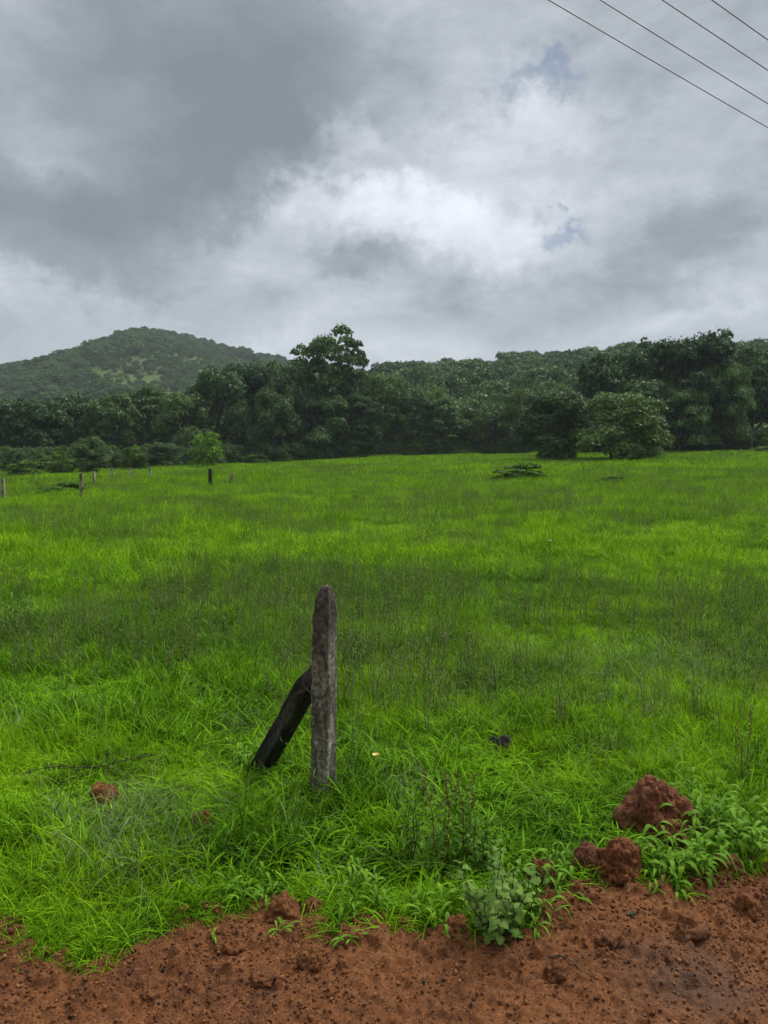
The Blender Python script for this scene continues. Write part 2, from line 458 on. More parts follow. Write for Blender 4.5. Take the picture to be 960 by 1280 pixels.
M['grit_red'] = mat_soil('red_grit', (0.135, 0.048, 0.014), (0.075, 0.026, 0.009), (0.19, 0.074, 0.025), bump=0.0)
M['grit_dark'] = mat_soil('dark_grit', (0.085, 0.030, 0.012), (0.055, 0.02, 0.009), (0.12, 0.045, 0.018), bump=0.0)
M['dark_stone'] = mat_soil('dark_stone', (0.032, 0.026, 0.020), (0.016, 0.013, 0.010), (0.06, 0.05, 0.040), bump=0.6)
def simple(name, col, rough=0.6, metal=0.0, trans=0.0):
    m, N = new_mat(name)
    p = N.n('ShaderNodeBsdfPrincipled')
    nz = N.noise(objc(N), 40, 3, 0.6)
    c = N.ramp(nz, [(0.3, tuple(q * 0.75 for q in col)), (0.7, tuple(min(1, q * 1.2) for q in col))])
    N.put(p.inputs['Base Color'], c); p.inputs['Roughness'].default_value = rough; p.inputs['Metallic'].default_value = metal
    out(N, p.outputs[0]); return m
M['bark'] = simple('bark', (0.06, 0.05, 0.038), 0.9)
M['wire'] = simple('rusty_wire', (0.035, 0.026, 0.02), 0.7, 0.3)
M['cable'] = simple('overhead_cable', (0.085, 0.088, 0.092), 0.5, 0.3)
M['yellow'] = simple('yellow_petal', (0.75, 0.60, 0.12), 0.6)
M['white'] = simple('white_petal', (0.55, 0.55, 0.5), 0.6)

def mat_concrete(name, tone=1.0):
    m, N = new_mat(name)
    oc = objc(N)
    st = N.v('MULTIPLY', oc, (1, 1, 0.22))
    a = N.noise(st, 16, 5, 0.65)
    b = N.noise(oc, 55, 5, 0.7)
    f = N.m('ADD', N.m('MULTIPLY', a, 0.6), N.m('MULTIPLY', b, 0.4))
    t = tone
    c = N.ramp(f, [(0.36, (0.014 * t, 0.012 * t, 0.009 * t)), (0.46, (0.050 * t, 0.043 * t, 0.032 * t)), (0.54, (0.12 * t, 0.105 * t, 0.082 * t)), (0.63, (0.30 * t, 0.275 * t, 0.225 * t))])
    # old algae runs down from the head
    sp = N.n('ShaderNodeSeparateXYZ'); N.put(sp.inputs[0], oc)
    top = N.maprange(N.m('ADD', sp.outputs[2], N.m('MULTIPLY', N.m('SUBTRACT', a, 0.5), 0.5)), 0.55, 0.85, 0, 0.8)
    c = N.mix(top, c, N.ramp(b, [(0.4, (0.020, 0.016, 0.011)), (0.62, (0.075, 0.060, 0.042))]))
    # moss at the foot
    foot = N.maprange(N.m('ADD', sp.outputs[2], N.m('MULTIPLY', N.m('SUBTRACT', b, 0.5), 0.3)), 0.05, 0.3, 0.6, 0)
    c = N.mix(foot, c, (0.05, 0.06, 0.028))
    p = N.n('ShaderNodeBsdfPrincipled'); N.put(p.inputs['Base Color'], c); p.inputs['Roughness'].default_value = 0.92
    p.inputs['Specular IOR Level'].default_value = 0.2
    bp = N.n('ShaderNodeBump'); bp.inputs['Strength'].default_value = 0.7; bp.inputs['Distance'].default_value = 0.006
    N.put(bp.inputs['Height'], N.m('ADD', b, N.m('MULTIPLY', N.noise(oc, 150, 3, 0.6), 0.5))); N.t.links.new(bp.outputs[0], p.inputs['Normal'])
    out(N, p.outputs[0]); return m
M['concrete'] = mat_concrete('weathered_concrete', 2.1)
M['concrete_pale'] = mat_concrete('pale_concrete', 3.0)
M['concrete_dark'] = mat_concrete('dark_shaded_concrete', 0.3)  # the strut's shade is put into this colour; one far post shares it

def mat_field():
    m, N = new_mat('field_soil')
    P = pos(N)
    a = N.noise(P, 0.35, 4, 0.6); b = N.noise(P, 5, 4, 0.6)
    c = N.ramp(N.m('ADD', N.m('MULTIPLY', a, 0.6), N.m('MULTIPLY', b, 0.4)), [(0.35, (0.014, 0.032, 0.006)), (0.5, (0.026, 0.06, 0.008)), (0.65, (0.045, 0.10, 0.012))])
    p = N.n('ShaderNodeBsdfPrincipled'); N.put(p.inputs['Base Color'], c); p.inputs['Roughness'].default_value = 1
    p.inputs['Specular IOR Level'].default_value = 0.1
    out(N, p.outputs[0]); return m
M['field'] = mat_field()
def mat_hill(name, bare):
    m, N = new_mat(name)
    P = pos(N)
    a = N.noise(P, 0.018, 5, 0.62); b = N.noise(P, 0.12, 4, 0.6)
    f = N.m('ADD', N.m('MULTIPLY', a, 0.6), N.m('MULTIPLY', b, 0.4))
    c = N.ramp(f, [(0.36, (0.022, 0.046, 0.015)), (0.44, (0.052, 0.098, 0.022)), (0.50, (0.085, 0.095, 0.036)), (0.56, (0.075, 0.125, 0.028)), (0.62, (0.080, 0.060, 0.038))] if bare
               else [(0.4, (0.014, 0.028, 0.012)), (0.6, (0.03, 0.05, 0.02))])
    p = N.n('ShaderNodeBsdfPrincipled'); N.put(p.inputs['Base Color'], c); p.inputs['Roughness'].default_value = 1
    p.inputs['Specular IOR Level'].default_value = 0.05
    out(N, p.outputs[0]); return m
M['hill'] = mat_hill('hill_ground', True); M['ridge'] = mat_hill('ridge_ground', False)

# ------------------------------------------------------------------ ground sheet
def grid_mesh(name, xs, ys, zf, mat, smooth=True):
    X, Y = np.meshgrid(xs, ys)
    Z = zf(X, Y)
    V = np.stack([X, Y, Z], -1).reshape(-1, 3)
    nx, ny = len(xs), len(ys)
    i = (np.arange(ny - 1)[:, None] * nx + np.arange(nx - 1)[None]).ravel()
    return mesh_from(name, V, np.stack([i, i + 1, i + 1 + nx, i + nx], 1), mat, smooth)
u = np.linspace(-1, 1, 421)
xs = np.sinh(u * 8.2) / math.sinh(8.2) * 1480
v_ = np.linspace(-0.62, 1, 461)
ys = np.sinh(v_ * 8.2) / math.sinh(8.2) * 1480 + 2
def gz(X, Y):
    z = terrain(X, Y)
    return z - 0.05 * sstep(0.1, -0.2, Y - yedge(X)) - 0.012
tag(link('ground', grid_mesh('ground', xs, ys, gz, M['field'])), kind='structure')

# ------------------------------------------------------------------ hills
def hillmesh(name, x0, x1, y0, y1, nx, ny, zf, mat):
    return tag(link(name, grid_mesh(name, np.linspace(x0, x1, nx), np.linspace(y0, y1, ny), zf, mat)), kind='structure')
# skyline of the bare-sided hill: (photo x, photo y of the ground under the crowns)
HILL_Y = 520.0
HPX = [(-420, 560), (-250, 505), (-120, 482), (0, 468), (60, 452), (110, 441), (150, 425), (185, 413), (235, 422), (290, 435), (340, 446), (420, 462), (520, 484), (640, 530), (760, 552)]
hx = np.array([(p[0] - 480) / F * HILL_Y for p in HPX]); hz = np.array([(555 - p[1]) / F * HILL_Y for p in HPX])
def hill_z(X, Y):
    prof = np.interp(X * HILL_Y / np.maximum(Y, 200) * 0.35 + X * 0.65, hx, hz)
    t = sstep(190, HILL_Y, Y) * 0.55 + 0.45 * np.clip((Y - 190) / (HILL_Y - 190), 0, 1)
    t = np.where(Y > HILL_Y, 1 - sstep(HILL_Y, HILL_Y + 420, Y), t)
    n = (fbm(X / 60, Y / 60, seed=21, oct=5) - 0.5) * 16 * np.clip(t, 0, 1) * (1 - 0.75 * np.exp(-((Y - HILL_Y) / 60) ** 2))
    return prof * t * 1.0 + n - 3 + CAM_Z * t - 2.0 * t
hillmesh('hill', -560, 200, 170, 950, 190, 190, hill_z, M['hill'])
# wooded ridge on the right
RIDGE_Y = 235.0
RPX = [(200, 560), (330, 522), (400, 500), (450, 485), (480, 482), (540, 476), (600, 470), (660, 465), (720, 460), (800, 452), (880, 448), (960, 446), (1080, 440), (1250, 450), (1500, 500)]
rx = np.array([(p[0] - 480) / F * RIDGE_Y for p in RPX]); rz = np.array([(555 - p[1]) / F * RIDGE_Y for p in RPX])
def ridge_z(X, Y):
    prof = np.interp(X, rx, rz)
    t = np.clip((Y - 104) / (RIDGE_Y - 104), 0, 1) ** 0.85
    t = np.where(Y > RIDGE_Y, 1 - sstep(RIDGE_Y, RIDGE_Y + 220, Y) * 1.1, t)
    n = (fbm(X / 30, Y / 30, seed=31, oct=4) - 0.5) * 5 * np.clip(t, 0, 1)
    return prof * t + n + CAM_Z * t - 1.6
hillmesh('ridge', -75, 320, 100, 470, 140, 130, ridge_z, M['ridge'])

# ------------------------------------------------------------------ the red dirt road
def road_z(X, Y):
    d = yedge(X) - Y                      # > 0 on the road
    lip = np.exp(-((d - 0.12) / 0.16) ** 2) * 0.016
    n = (fbm(X * 5, Y * 5, seed=41, oct=3) - 0.5) * 0.05
    c1 = fbm(X * 16, Y * 16, seed=43, oct=3)
    clod = sstep(0.52, 0.72, c1) * 0.02 * (0.25 + np.exp(-np.clip(d, 0, 9) / 0.35) + sstep(0.3, 1.2, X) * 0.4)
    fine = (fbm(X * 55, Y * 55, seed=47, oct=3) - 0.5) * 0.02
    cr = vnoise(X * 38, Y * 38, seed=49); crumb = sstep(0.62, 0.9, cr) * 0.009
    fade = sstep(9, 3, np.abs(X))
    return terrain(X, Y) + 0.006 + (lip + n * 0.6 + clod + fine + crumb) * fade - sstep(0.0, -0.14, d) * 0.11
xa = np.linspace(-2.15, 2.15, 600)
xr = np.concatenate([-np.geomspace(60, 2.3, 60), xa, np.geomspace(2.3, 60, 60)])
ya = np.linspace(1.45, 3.15, 250)
yr = np.concatenate([np.linspace(-3.5, 1.4, 40), ya])
def road_z2(X, Y):
    z = road_z(X, Y)
    return z
me = grid_mesh('dirt_road', xr, yr, road_z2, M['soil'])
tag(link('dirt_road', me), kind='structure')

# ------------------------------------------------------------------ haze (monsoon air)
hv_m = bpy.data.materials.new('haze_air'); hv_m.use_nodes = True; hv_m.node_tree.nodes.clear()
HN = NT(hv_m.node_tree)
pv = HN.n('ShaderNodeVolumePrincipled'); pv.inputs['Color'].default_value = (0.86, 0.92, 1.0, 1); pv.inputs['Density'].default_value = 0.00026
pv.inputs['Anisotropy'].default_value = 0.0
ho = HN.n('ShaderNodeOutputMaterial'); hv_m.node_tree.links.new(pv.outputs[0], ho.inputs['Volume'])
hx0, hx1, hy0, hy1, hz0, hz1 = -1600, 1600, -200, 1600, -40, 112
HV = [(x, y, z) for z in (hz0, hz1) for y in (hy0, hy1) for x in (hx0, hx1)]
HQ = [(0, 2, 3, 1), (4, 5, 7, 6), (0, 1, 5, 4), (2, 6, 7, 3), (0, 4, 6, 2), (1, 3, 7, 5)]
tag(link('haze', mesh_from('haze', HV, np.array(HQ), hv_m)), kind='stuff')

# ------------------------------------------------------------------ tree builder
def leaf_quads(rng, C, Nrm, size, jitter=0.9, aspect=0.62):
    """a bent leaf-cluster face at every centre C, facing roughly along Nrm"""
    n = len(C)
    Nn = Nrm + rng.normal(0, jitter, (n, 3)); Nn /= np.linalg.norm(Nn, axis=1)[:, None] + 1e-9
    A = np.cross(Nn, rng.normal(0, 1, (n, 3))); A /= np.linalg.norm(A, axis=1)[:, None] + 1e-9
    B = np.cross(Nn, A)
    s = (size * (0.55 + 0.9 * rng.random(n)))[:, None]
    V = np.stack([C - A * s, C - B * s * aspect * (0.7 + 0.6 * rng.random((n, 1))) + Nn * s * 0.15, C + A * s, C + B * s * aspect + Nn * s * 0.15], 1).reshape(-1, 3)
    Q = (np.arange(n) * 4)[:, None] + np.arange(4)[None]
    return V, Q

def crown_lobes(rng, style):
    """lobes (centre, radii, leaves) in a unit tree: height 1, half-width about 0.5"""
    L = []
    if style == 'dense':        # broad, heavy crown right down to the ground
        for k in range(34):
            a = rng.random() * 2 * np.pi; h = 0.13 + 0.80 * rng.random() ** 0.85
            prof = (1 - max(0, (h - 0.45) / 0.58) ** 2) ** 0.5 * (0.75 + 0.25 * min(1, h / 0.3))
            r = 0.40 * prof * (0.55 + 0.5 * rng.random())
            L.append(((r * np.cos(a), r * np.sin(a), h), 0.075 + 0.085 * rng.random() ** 1.3))
    elif style == 'round':      # rounded head on a short trunk
        for k in range(40):
            a = rng.random() * 2 * np.pi; h = 0.28 + 0.66 * rng.random() ** 0.8
            prof = max(0.05, 1 - ((h - 0.58) / 0.42) ** 2) ** 0.5
            r = 0.40 * prof * (0.5 + 0.55 * rng.random())
            L.append(((r * np.cos(a), r * np.sin(a), h), 0.08 + 0.075 * rng.random()))
    elif style == 'layered':    # flat-tiered, like teak and terminalia
        for t in range(7):
            h = 0.30 + t * 0.105
            rr = 0.44 * (1 - (abs(h - 0.55) / 0.62) ** 1.6)
            for k in range(7):
                a = k / 7 * 2 * np.pi + t * 1.3 + rng.normal(0, 0.3)
                r = rr * (0.35 + 0.7 * rng.random())
                L.append(((r * np.cos(a), r * np.sin(a), h + rng.normal(0, 0.02)), 0.07 + 0.05 * rng.random()))
    elif style == 'feathery':   # tall open tree with an uneven, gappy head
        for k in range(92):
            a = rng.random() * 2 * np.pi; h = 0.20 + 0.78 * rng.random()
            prof = 0.9 - 0.25 * abs(h - 0.85) / 0.6 if h > 0.5 else 0.8
            if 0.70 < h < 0.74: prof *= 0.7
            r = 0.34 * prof * rng.random() ** 0.55
            L.append(((r * np.cos(a), r * np.sin(a), h), 0.028 + 0.040 * rng.random()))
    elif style == 'bush':       # foliage to the ground
        for k in range(44):
            a = rng.random() * 2 * np.pi; h = 0.03 + 0.82 * rng.random() ** 1.15
            prof = (1 - max(0, (h - 0.2) / 0.8) ** 2) ** 0.5
            r = 0.42 * prof * (0.4 + 0.62 * rng.random())
            L.append(((r * np.cos(a), r * np.sin(a), h), 0.08 + 0.07 * rng.random()))
    return L

def make_crown(name, seed, style, mat, nleaf, leaf):
    rng = np.random.default_rng(seed)
    g = Geo(); L = crown_lobes(rng, style)
    tot = sum(r ** 2 for _, r in L)
    for (c, r) in L:
        n = max(8, int(nleaf * r * r / tot))
        d = rng.normal(0, 1, (n, 3)); d /= np.linalg.norm(d, axis=1)[:, None]
        d[:, 2] = np.where(d[:, 2] < -0.3, -d[:, 2] * 0.7, d[:, 2])
        wob = 0.72 + 0.75 * fbm(d[:, 0] * 2 + c[0] * 9, d[:, 1] * 2 + c[1] * 9, d[:, 2] * 2 + c[2] * 9 + 0.01, oct=2, seed=seed)
        rad = r * wob * (0.80 + 0.24 * rng.random(n) ** 0.7)
        P = np.array(c) + d * rad[:, None] * np.array([1.12, 1.12, 0.8 if style != 'layered' else 0.42])
        P[:, 2] = np.maximum(P[:, 2], 0.01)
        V, Q = leaf_quads(rng, P, d * 1.2 + np.array([0, 0, 0.3]), leaf)
        g.add(V, Q)
    # loose sprays that break the outline
    n = nleaf // 9
    pick = rng.integers(0, len(L), n)
    C = np.array([L[i][0] for i in pick]); rr = np.array([L[i][1] for i in pick])
    d = rng.normal(0, 1, (n, 3)); d /= np.linalg.norm(d, axis=1)[:, None]; d[:, 2] = np.abs(d[:, 2])
    P = C + d * (rr * (0.95 + 0.26 * rng.random(n)))[:, None]
    V, Q = leaf_quads(rng, P, d, leaf * 0.8, 1.2)
    g.add(V, Q)
    A = np.concatenate(g.V); zt = np.percentile(A[:, 2], 99.6); wt_ = np.percentile(np.hypot(A[:, 0], A[:, 1]), 98) / 0.46
    sc3 = np.array([1 / wt_, 1 / wt_, 1 / zt])
    g.V = [A * sc3]
    return g.mesh(name, mat), [(tuple(np.array(c) * sc3), r) for c, r in L]

def make_trunk(name, seed, L, r0=0.022, fork=0.3, multi=1):
    rng = np.random.default_rng(seed + 900)
    g = Geo()
    for q in range(multi):
        bx, by = (rng.normal(0, 0.05, 2) if multi > 1 else (0, 0))
        top = np.array([rng.normal(0, 0.03) + bx * 2, rng.normal(0, 0.03) + by * 2, 0.86])
        t = np.linspace(0, 1, 9)
        P = np.array([bx, by, -0.04])[None] * (1 - t)[:, None] + top[None] * t[:, None]
        P[:, 0] += 0.018 * np.sin(t * 5 + seed); P[:, 1] += 0.018 * np.cos(t * 4 + seed)
        g.tube(P, r0 * (1 - 0.85 * t) * (1.25 - 0.25 * np.minimum(1, t * 8)), 7)
        for k in range(0, len(L), 2 * multi):
            c = np.array(L[(k + q) % len(L)][0])
            h = min(0.8, max(fork * 0.7, c[2] * 0.62))
            i = h / 0.9
            s = np.array([np.interp(i, t, P[:, j]) for j in range(3)])
            tt = np.linspace(0, 1, 5)[:, None]
            B = s * (1 - tt) + c * tt; B[:, 2] += 0.03 * np.sin(tt[:, 0] * np.pi)
            g.tube(B, r0 * 0.42 * (1 - 0.8 * tt[:, 0]), 5)
    return g.mesh(name, M['bark'], True)

KIND = {}
def kind(key, seed, style, mat, nleaf, leaf, multi=1, r0=0.022):
    cm, L = make_crown('crown_' + key, seed, style, M[mat], nleaf, leaf)
    KIND[key] = (cm, make_trunk('trunk_' + key, seed, L, r0, multi=multi))
kind('dense_a', 1, 'dense', 'tree_dark', 15300, 0.019); kind('dense_b', 2, 'dense', 'tree_mid', 15300, 0.019)
kind('dense_c', 12, 'dense', 'tree_dark', 15300, 0.021)
kind('round_a', 3, 'round', 'tree_mid', 13600, 0.019); kind('round_b', 4, 'round', 'tree_dark', 13600, 0.021)
kind('layer_a', 5, 'layered', 'tree_mid', 12750, 0.020); kind('layer_b', 6, 'layered', 'tree_dark', 13600, 0.020)
kind('feather', 7, 'feathery', 'tree_mid', 13500, 0.0135, r0=0.016)
kind('light', 8, 'round', 'tree_light', 11900, 0.020); kind('bush_dark', 9, 'bush', 'tree_olive', 15300, 0.019, multi=4, r0=0.012)
kind('bush_light', 24, 'bush', 'tree_light', 15300, 0.019, multi=4, r0=0.012)
kind('bush_bright', 11, 'bush', 'tree_bright', 4500, 0.026, multi=3, r0=0.012)
kind('shrub', 13, 'bush', 'shrub', 6000, 0.03, multi=3, r0=0.012)

rs = np.random.default_rng(77)
def place_tree(name, key, X, Y, w, h, label, cat, group=None, dz=-0.1):
    z = float(terrain(X, Y)) if Y < 106 else max(float(terrain(X, Y)), float(ridge_z(np.array(X), np.array(Y))))
    root = empty(name, (X, Y, z + dz), label, cat, group, rz=rs.random() * 6.28)
    root.scale = (w / 0.92, w / 0.92, h)
    cm, tm = KIND[key]
    link('crown', cm, root); link('trunk', tm, root)
    return root
def tree_px(name, key, px, top, wpx, Y, label, cat='tree', group='trees along the far edge of the field', hscale=1.0):
    X = (px - 480) / F * Y
    z = float(terrain(X, Y)) if Y < 106 else max(float(terrain(X, Y)), float(ridge_z(np.array(X), np.array(Y))))
    h = (555 - top) / F * Y + CAM_Z - z
    return place_tree(name, key, X, Y, wpx / F * Y, h, label, cat, group)

# the trees one can tell apart along the edge of the wood: photo x, photo y of the head, width, distance
TREES = [
    ('tall_tree', 'feather', 408, 417, 92, 92, 'tallest tree of the wood edge, open feathery head standing against the sky'),
    ('tall_tree', 'feather', 441, 438, 52, 93, 'slim open-headed tree touching the right side of the tallest tree'),
    ('dense_tree', 'dense_a', 272, 464, 88, 84, 'wide dark tree below the right slope of the peaked hill, behind the bright bush'),
    ('dense_tree', 'dense_c', 318, 455, 84, 90, 'big dark tree between the peaked hill and the tallest tree'),
    ('round_tree', 'round_b', 358, 456, 72, 88, 'dark round-headed tree just left of the tallest tree'),
    ('dense_tree', 'dense_b', 340, 488, 74, 82, 'lower mid-green tree in front of the round-headed tree left of the tallest tree'),
    ('dense_tree', 'dense_b', 232, 492, 74, 80, 'mid-green tree directly behind the bright green bush'),
    ('layered_tree', 'layer_a', 188, 484, 72, 82, 'flat-tiered tree under the bald patch of the peaked hill'),
    ('round_tree', 'round_a', 142, 492, 76, 78, 'round mid-green tree under the left slope of the peaked hill'),
    ('dense_tree', 'dense_a', 98, 494, 84, 82, 'dark tree behind the leafy shrub at the left end of the fence posts'),
    ('round_tree', 'round_b', 52, 500, 78, 76, 'dark round tree above the second shrub from the left edge'),
    ('dense_tree', 'dense_c', 6, 500, 92, 78, 'dark spreading tree cut by the left edge of the picture'),
    ('dense_tree', 'dense_b', -60, 492, 96, 80, 'broad tree of the wood edge just beyond the left margin'),
    ('dense_tree', 'dense_c', 400, 496, 74, 88, 'dark low-branched tree at the foot of the tallest tree'),
    ('layered_tree', 'layer_b', 446, 492, 66, 90, 'tiered dark tree right of the foot of the tallest tree'),
    ('round_tree', 'round_a', 482, 470, 66, 94, 'round tree where the wood edge meets the low end of the ridge'),
    ('dense_tree', 'dense_a', 512, 486, 64, 95, 'dark tree at the middle of the wood edge, second right of the tiered dark tree'),
    ('layered_tree', 'layer_a', 549, 498, 62, 95, 'tiered mid-green tree at the middle of the wood edge'),
    ('light_tree', 'light', 585, 512, 54, 97, 'paler small tree left of the dark gap in the middle of the wood edge'),
    ('dense_tree', 'dense_b', 618, 503, 64, 98, 'mid-green tree in the wood edge left of the paired field bushes'),
    ('light_tree', 'light', 655, 488, 66, 94, 'pale yellow-green tree rising behind the left one of the paired field bushes'),
    ('light_tree', 'light', 702, 482, 60, 92, 'pale tree between the paired field bushes and the great dark tree'),
    ('great_tree', 'dense_a', 768, 440, 104, 80, 'left half of the great dark tree mass, behind the paired field bushes'),
    ('great_tree', 'layer_b', 812, 430, 92, 82, 'dark tiered tree in the heart of the great dark mass on the right'),
    ('great_tree', 'dense_c', 858, 422, 108, 78, 'highest dark tree of the right side, with twigs poking above its head'),
    ('great_tree', 'feather', 884, 420, 52, 80, 'thin-topped tree growing out of the great dark mass on the right'),
    ('dense_tree', 'dense_b', 900, 455, 74, 76, 'mid-green tree at the right foot of the great dark mass'),
    ('round_tree', 'round_b', 936, 434, 88, 82, 'dark round-headed tree next to the right edge, behind the thin pole'),
    ('dense_tree', 'dense_c', 985, 440, 96, 80, 'dark tree cut by the right edge of the picture'),
    ('dense_tree', 'dense_a', 1050, 446, 96, 80, 'broad dark tree just beyond the right margin'),
    ('dense_tree', 'dense_a', 800, 476, 96, 78, 'lower dark tree right behind the larger of the paired field bushes'),
    ('dense_tree', 'dense_b', 846, 486, 80, 75, 'low-branched tree filling the foot of the great dark mass'),
]
for (nm, key, px, top, w, Y, lab) in TREES: tree_px(nm, key, px, top, w, Y, lab)

BUSHES = [
    ('field_bush', 'bush_dark', 698, 487, 104, 62, 'left and darker one of the paired large bushes at the edge of the field', 'bush', 'large bushes at the field edge'),
    ('field_bush', 'bush_light', 775, 491, 128, 58, 'right and larger one of the paired bushes, olive green and standing out into the field', 'bush', 'large bushes at the field edge'),
    ('bright_bush', 'bush_bright', 257, 539, 48, 66, 'bright yellow-green bush glowing before the dark trees', 'bush', None),
    ('shrub', 'shrub', 30, 573, 40, 52, 'low leafy shrub near the left edge, before the dark trees', 'shrub', 'shrubs at the foot of the wood'),
    ('shrub', 'shrub', 76, 566, 34, 58, 'second low shrub from the left edge at the foot of the wood', 'shrub', 'shrubs at the foot of the wood'),
    ('shrub', 'bush_dark', 112, 545, 50, 60, 'tall leafy shrub behind the nearer fence posts', 'shrub', 'shrubs at the foot of the wood'),
    ('shrub', 'shrub', 168, 558, 36, 64, 'shrub halfway between the fence posts and the bright green bush', 'shrub', 'shrubs at the foot of the wood'),
    ('shrub', 'bush_dark', 205, 552, 44, 68, 'dark shrub touching the left side of the bright green bush', 'shrub', 'shrubs at the foot of the wood'),
    ('shrub', 'shrub', 318, 566, 42, 78, 'small shrub at the foot of the big dark tree left of the tallest tree', 'shrub', 'shrubs at the foot of the wood'),
    ('shrub', 'shrub', 892, 563, 60, 76, 'low shrub right of the paired field bushes', 'shrub', 'shrubs at the foot of the wood'),
    ('shrub', 'shrub', 957, 556, 46, 72, 'shrub at the right edge beside the thin pole', 'shrub', 'shrubs at the foot of the wood'),
    ('shrub', 'shrub', 764, 570, 34, 60, 'small pale shrub growing at the foot of the larger paired bush', 'shrub', 'shrubs at the foot of the wood'),
]
for (nm, key, px, top, w, Y, lab, cat, grp) in BUSHES: tree_px(nm, key, px, top, w, Y, lab, cat, grp)

# ---- trees of the wood behind: the largest are objects, the mass behind is one stuff object
low = {}
def kind_low(key, seed, style, mat, nleaf, leaf):
    low[key] = make_crown('wood_crown_' + key, seed, style, M[mat], nleaf, leaf)[0]
kind_low('a', 31, 'dense', 'tree_dark', 2200, 0.034); kind_low('b', 32, 'round', 'tree_mid', 2200, 0.034)
kind_low('c', 33, 'dense', 'tree_mid', 2200, 0.034); kind_low('d', 34, 'round', 'tree_dark', 2200, 0.036); kind_low('e', 35, 'round', 'tree_light', 2000, 0.034)
rw = np.random.default_rng(5)
LOWL = {'a': 'dense dark tree', 'b': 'rounded mid-green tree', 'e': 'paler green tree'}
PLACE = [(150, 'behind the wood edge at the far left'), (380, 'behind the wood edge left of the tallest tree'), (500, 'behind the tallest tree'), (640, 'of the slope right of the tallest tree'),
         (760, 'of the slope above the paired field bushes'), (860, 'behind the great dark mass'), (2000, 'of the slope at the far right')]
npl = 0; used = []
for k in range(6000):
    Y = 99 + 85 * rw.random() ** 1.1; az_ = (rw.random() - 0.5) * 1.2
    X = Y * math.tan(az_)
    px = 480 + X / Y * F
    if any((X - a) ** 2 + (Y - b) ** 2 < 4.3 ** 2 for a, b in used): continue
    if px < -80 or px > 1040: continue
    z = max(float(terrain(X, Y)), float(ridge_z(np.array(X), np.array(Y))))
    if px < 380 and Y > 125: continue
    used.append((X, Y))
    key = ['a', 'a', 'b', 'b', 'e'][rw.integers(0, 5)]
    h = 6.5 + 4.0 * rw.random() ** 1.5
    if px < 260: h *= 0.9
    w = 6.0 + 3.5 * rw.random()
    o = link('wood_tree', low[key], None, (X, Y, z - 0.5)); o.scale = (w, w, h); o.rotation_euler = (0, 0, rw.random() * 6.28)
    wh = next(b for a, b in PLACE if px < a); tag(o, '%s in the wood, %s' % (LOWL[key], wh), 'tree', '%ss in the wood, %s' % (LOWL[key], wh)); npl += 1
    if npl >= 260: break
print('wood trees', npl)

def forest_points(n, gen, zf, keep):
    P = []
    while len(P) < n:
        X, Y = gen()
        z = float(zf(np.array(X), np.array(Y)))
        if keep(X, Y, z): P.append((X, Y, z - 0.6))
    return P
pts = []; sc = []
for i in range(5200):   # the ridge
    Y = 165 + 150 * rw.random(); X = Y * (-0.42 + 1.35 * rw.random())
    z = float(ridge_z(np.array(X), np.array(Y)))
    if z < 0.3: continue
    big = rw.random() ** 2
    pts.append((X, Y, z - 0.6)); w = 4.5 + 4.5 * big + rw.random(); sc.append((w, w, (4.2 + 3.8 * big + rw.random() * 0.8)))
for i in range(30000):   # the peaked hill: open on its lower face
    Y = 170 + 420 * rw.random() ** 0.8; X = -400 + 560 * rw.random()
    if abs(X / Y) > 0.75: continue
    z = float(hill_z(np.array(X), np.array(Y)))
    px = 480 + X / Y * F; py = 555 - (z - CAM_Z) / Y * F
    if px > 460 or z < 0: continue
    d = ((px - 225) / 85) ** 2 + ((py - 470) / 20) ** 2
    dens = 0.62 if d < 1 else (0.6 if d < 1.8 else 1.0)
    if d < 2.6: dens *= 0.5 + float(fbm(X / 22, Y / 22, seed=61, oct=3) > 0.48)
    if rw.random() > dens: continue
    big = rw.random() ** 3
    w = 3.4 + 3.8 * big + 2.0 * rw.random() if d >= 1.8 else 1.8 + 2.6 * rw.random()
    pts.append((X, Y, z - 0.6)); sc.append((w, w, w * (0.62 + 0.25 * rw.random())))
for i in range(1500):   # low ground between
    Y = 112 + 90 * rw.random(); X = Y * (-0.75 + 0.75 * rw.random())
    z = max(float(terrain(X, Y)), float(hill_z(np.array(X), np.array(Y))), float(ridge_z(np.array(X), np.array(Y))))
    w = 5 + 4 * rw.random(); pts.append((X, Y, z - 0.6)); sc.append((w, w, 5.0 + 2.5 * rw.random()))
n = len(pts)
rot = np.zeros((n, 3)); rot[:, 2] = rw.random(n) * 6.28
kd = rw.choice(5, n, p=[.28, .2, .2, .27, .05]); kh = rw.choice(5, n, p=[.08, .34, .28, .1, .2]); kd = np.where(np.array(pts)[:, 1] > 320, kh, kd)
scatter('distant_wood', pts, rot, sc, kd, [low[k] for k in 'abcde'], 'unbroken far wood covering the ridge and the peaked hill')

# the lone tree on the left skyline of the hill and the knoll trees on its top
for (px, top, w, lab) in [(112, 428, 8, 'small lone tree sticking out of the left skyline of the peaked hill'),
                          (186, 411, 12, 'round tree on the very top of the peaked hill'),
                          (294, 435, 9, 'tree clump standing up on the right shoulder of the peaked hill')]:
    Y = HILL_Y - 5; X = (px - 480) / F * Y
    z = float(hill_z(np.array(X), np.array(Y))); h = max(3.5, (555 - top) / F * Y + CAM_Z - z)
    root = empty('hilltop_tree', (X, Y, z), lab, 'tree', 'skyline trees of the peaked hill'); root.scale = (w / F * Y, w / F * Y, h)
    link('crown', KIND['round_b'][0], root); link('trunk', KIND['round_b'][1], root)

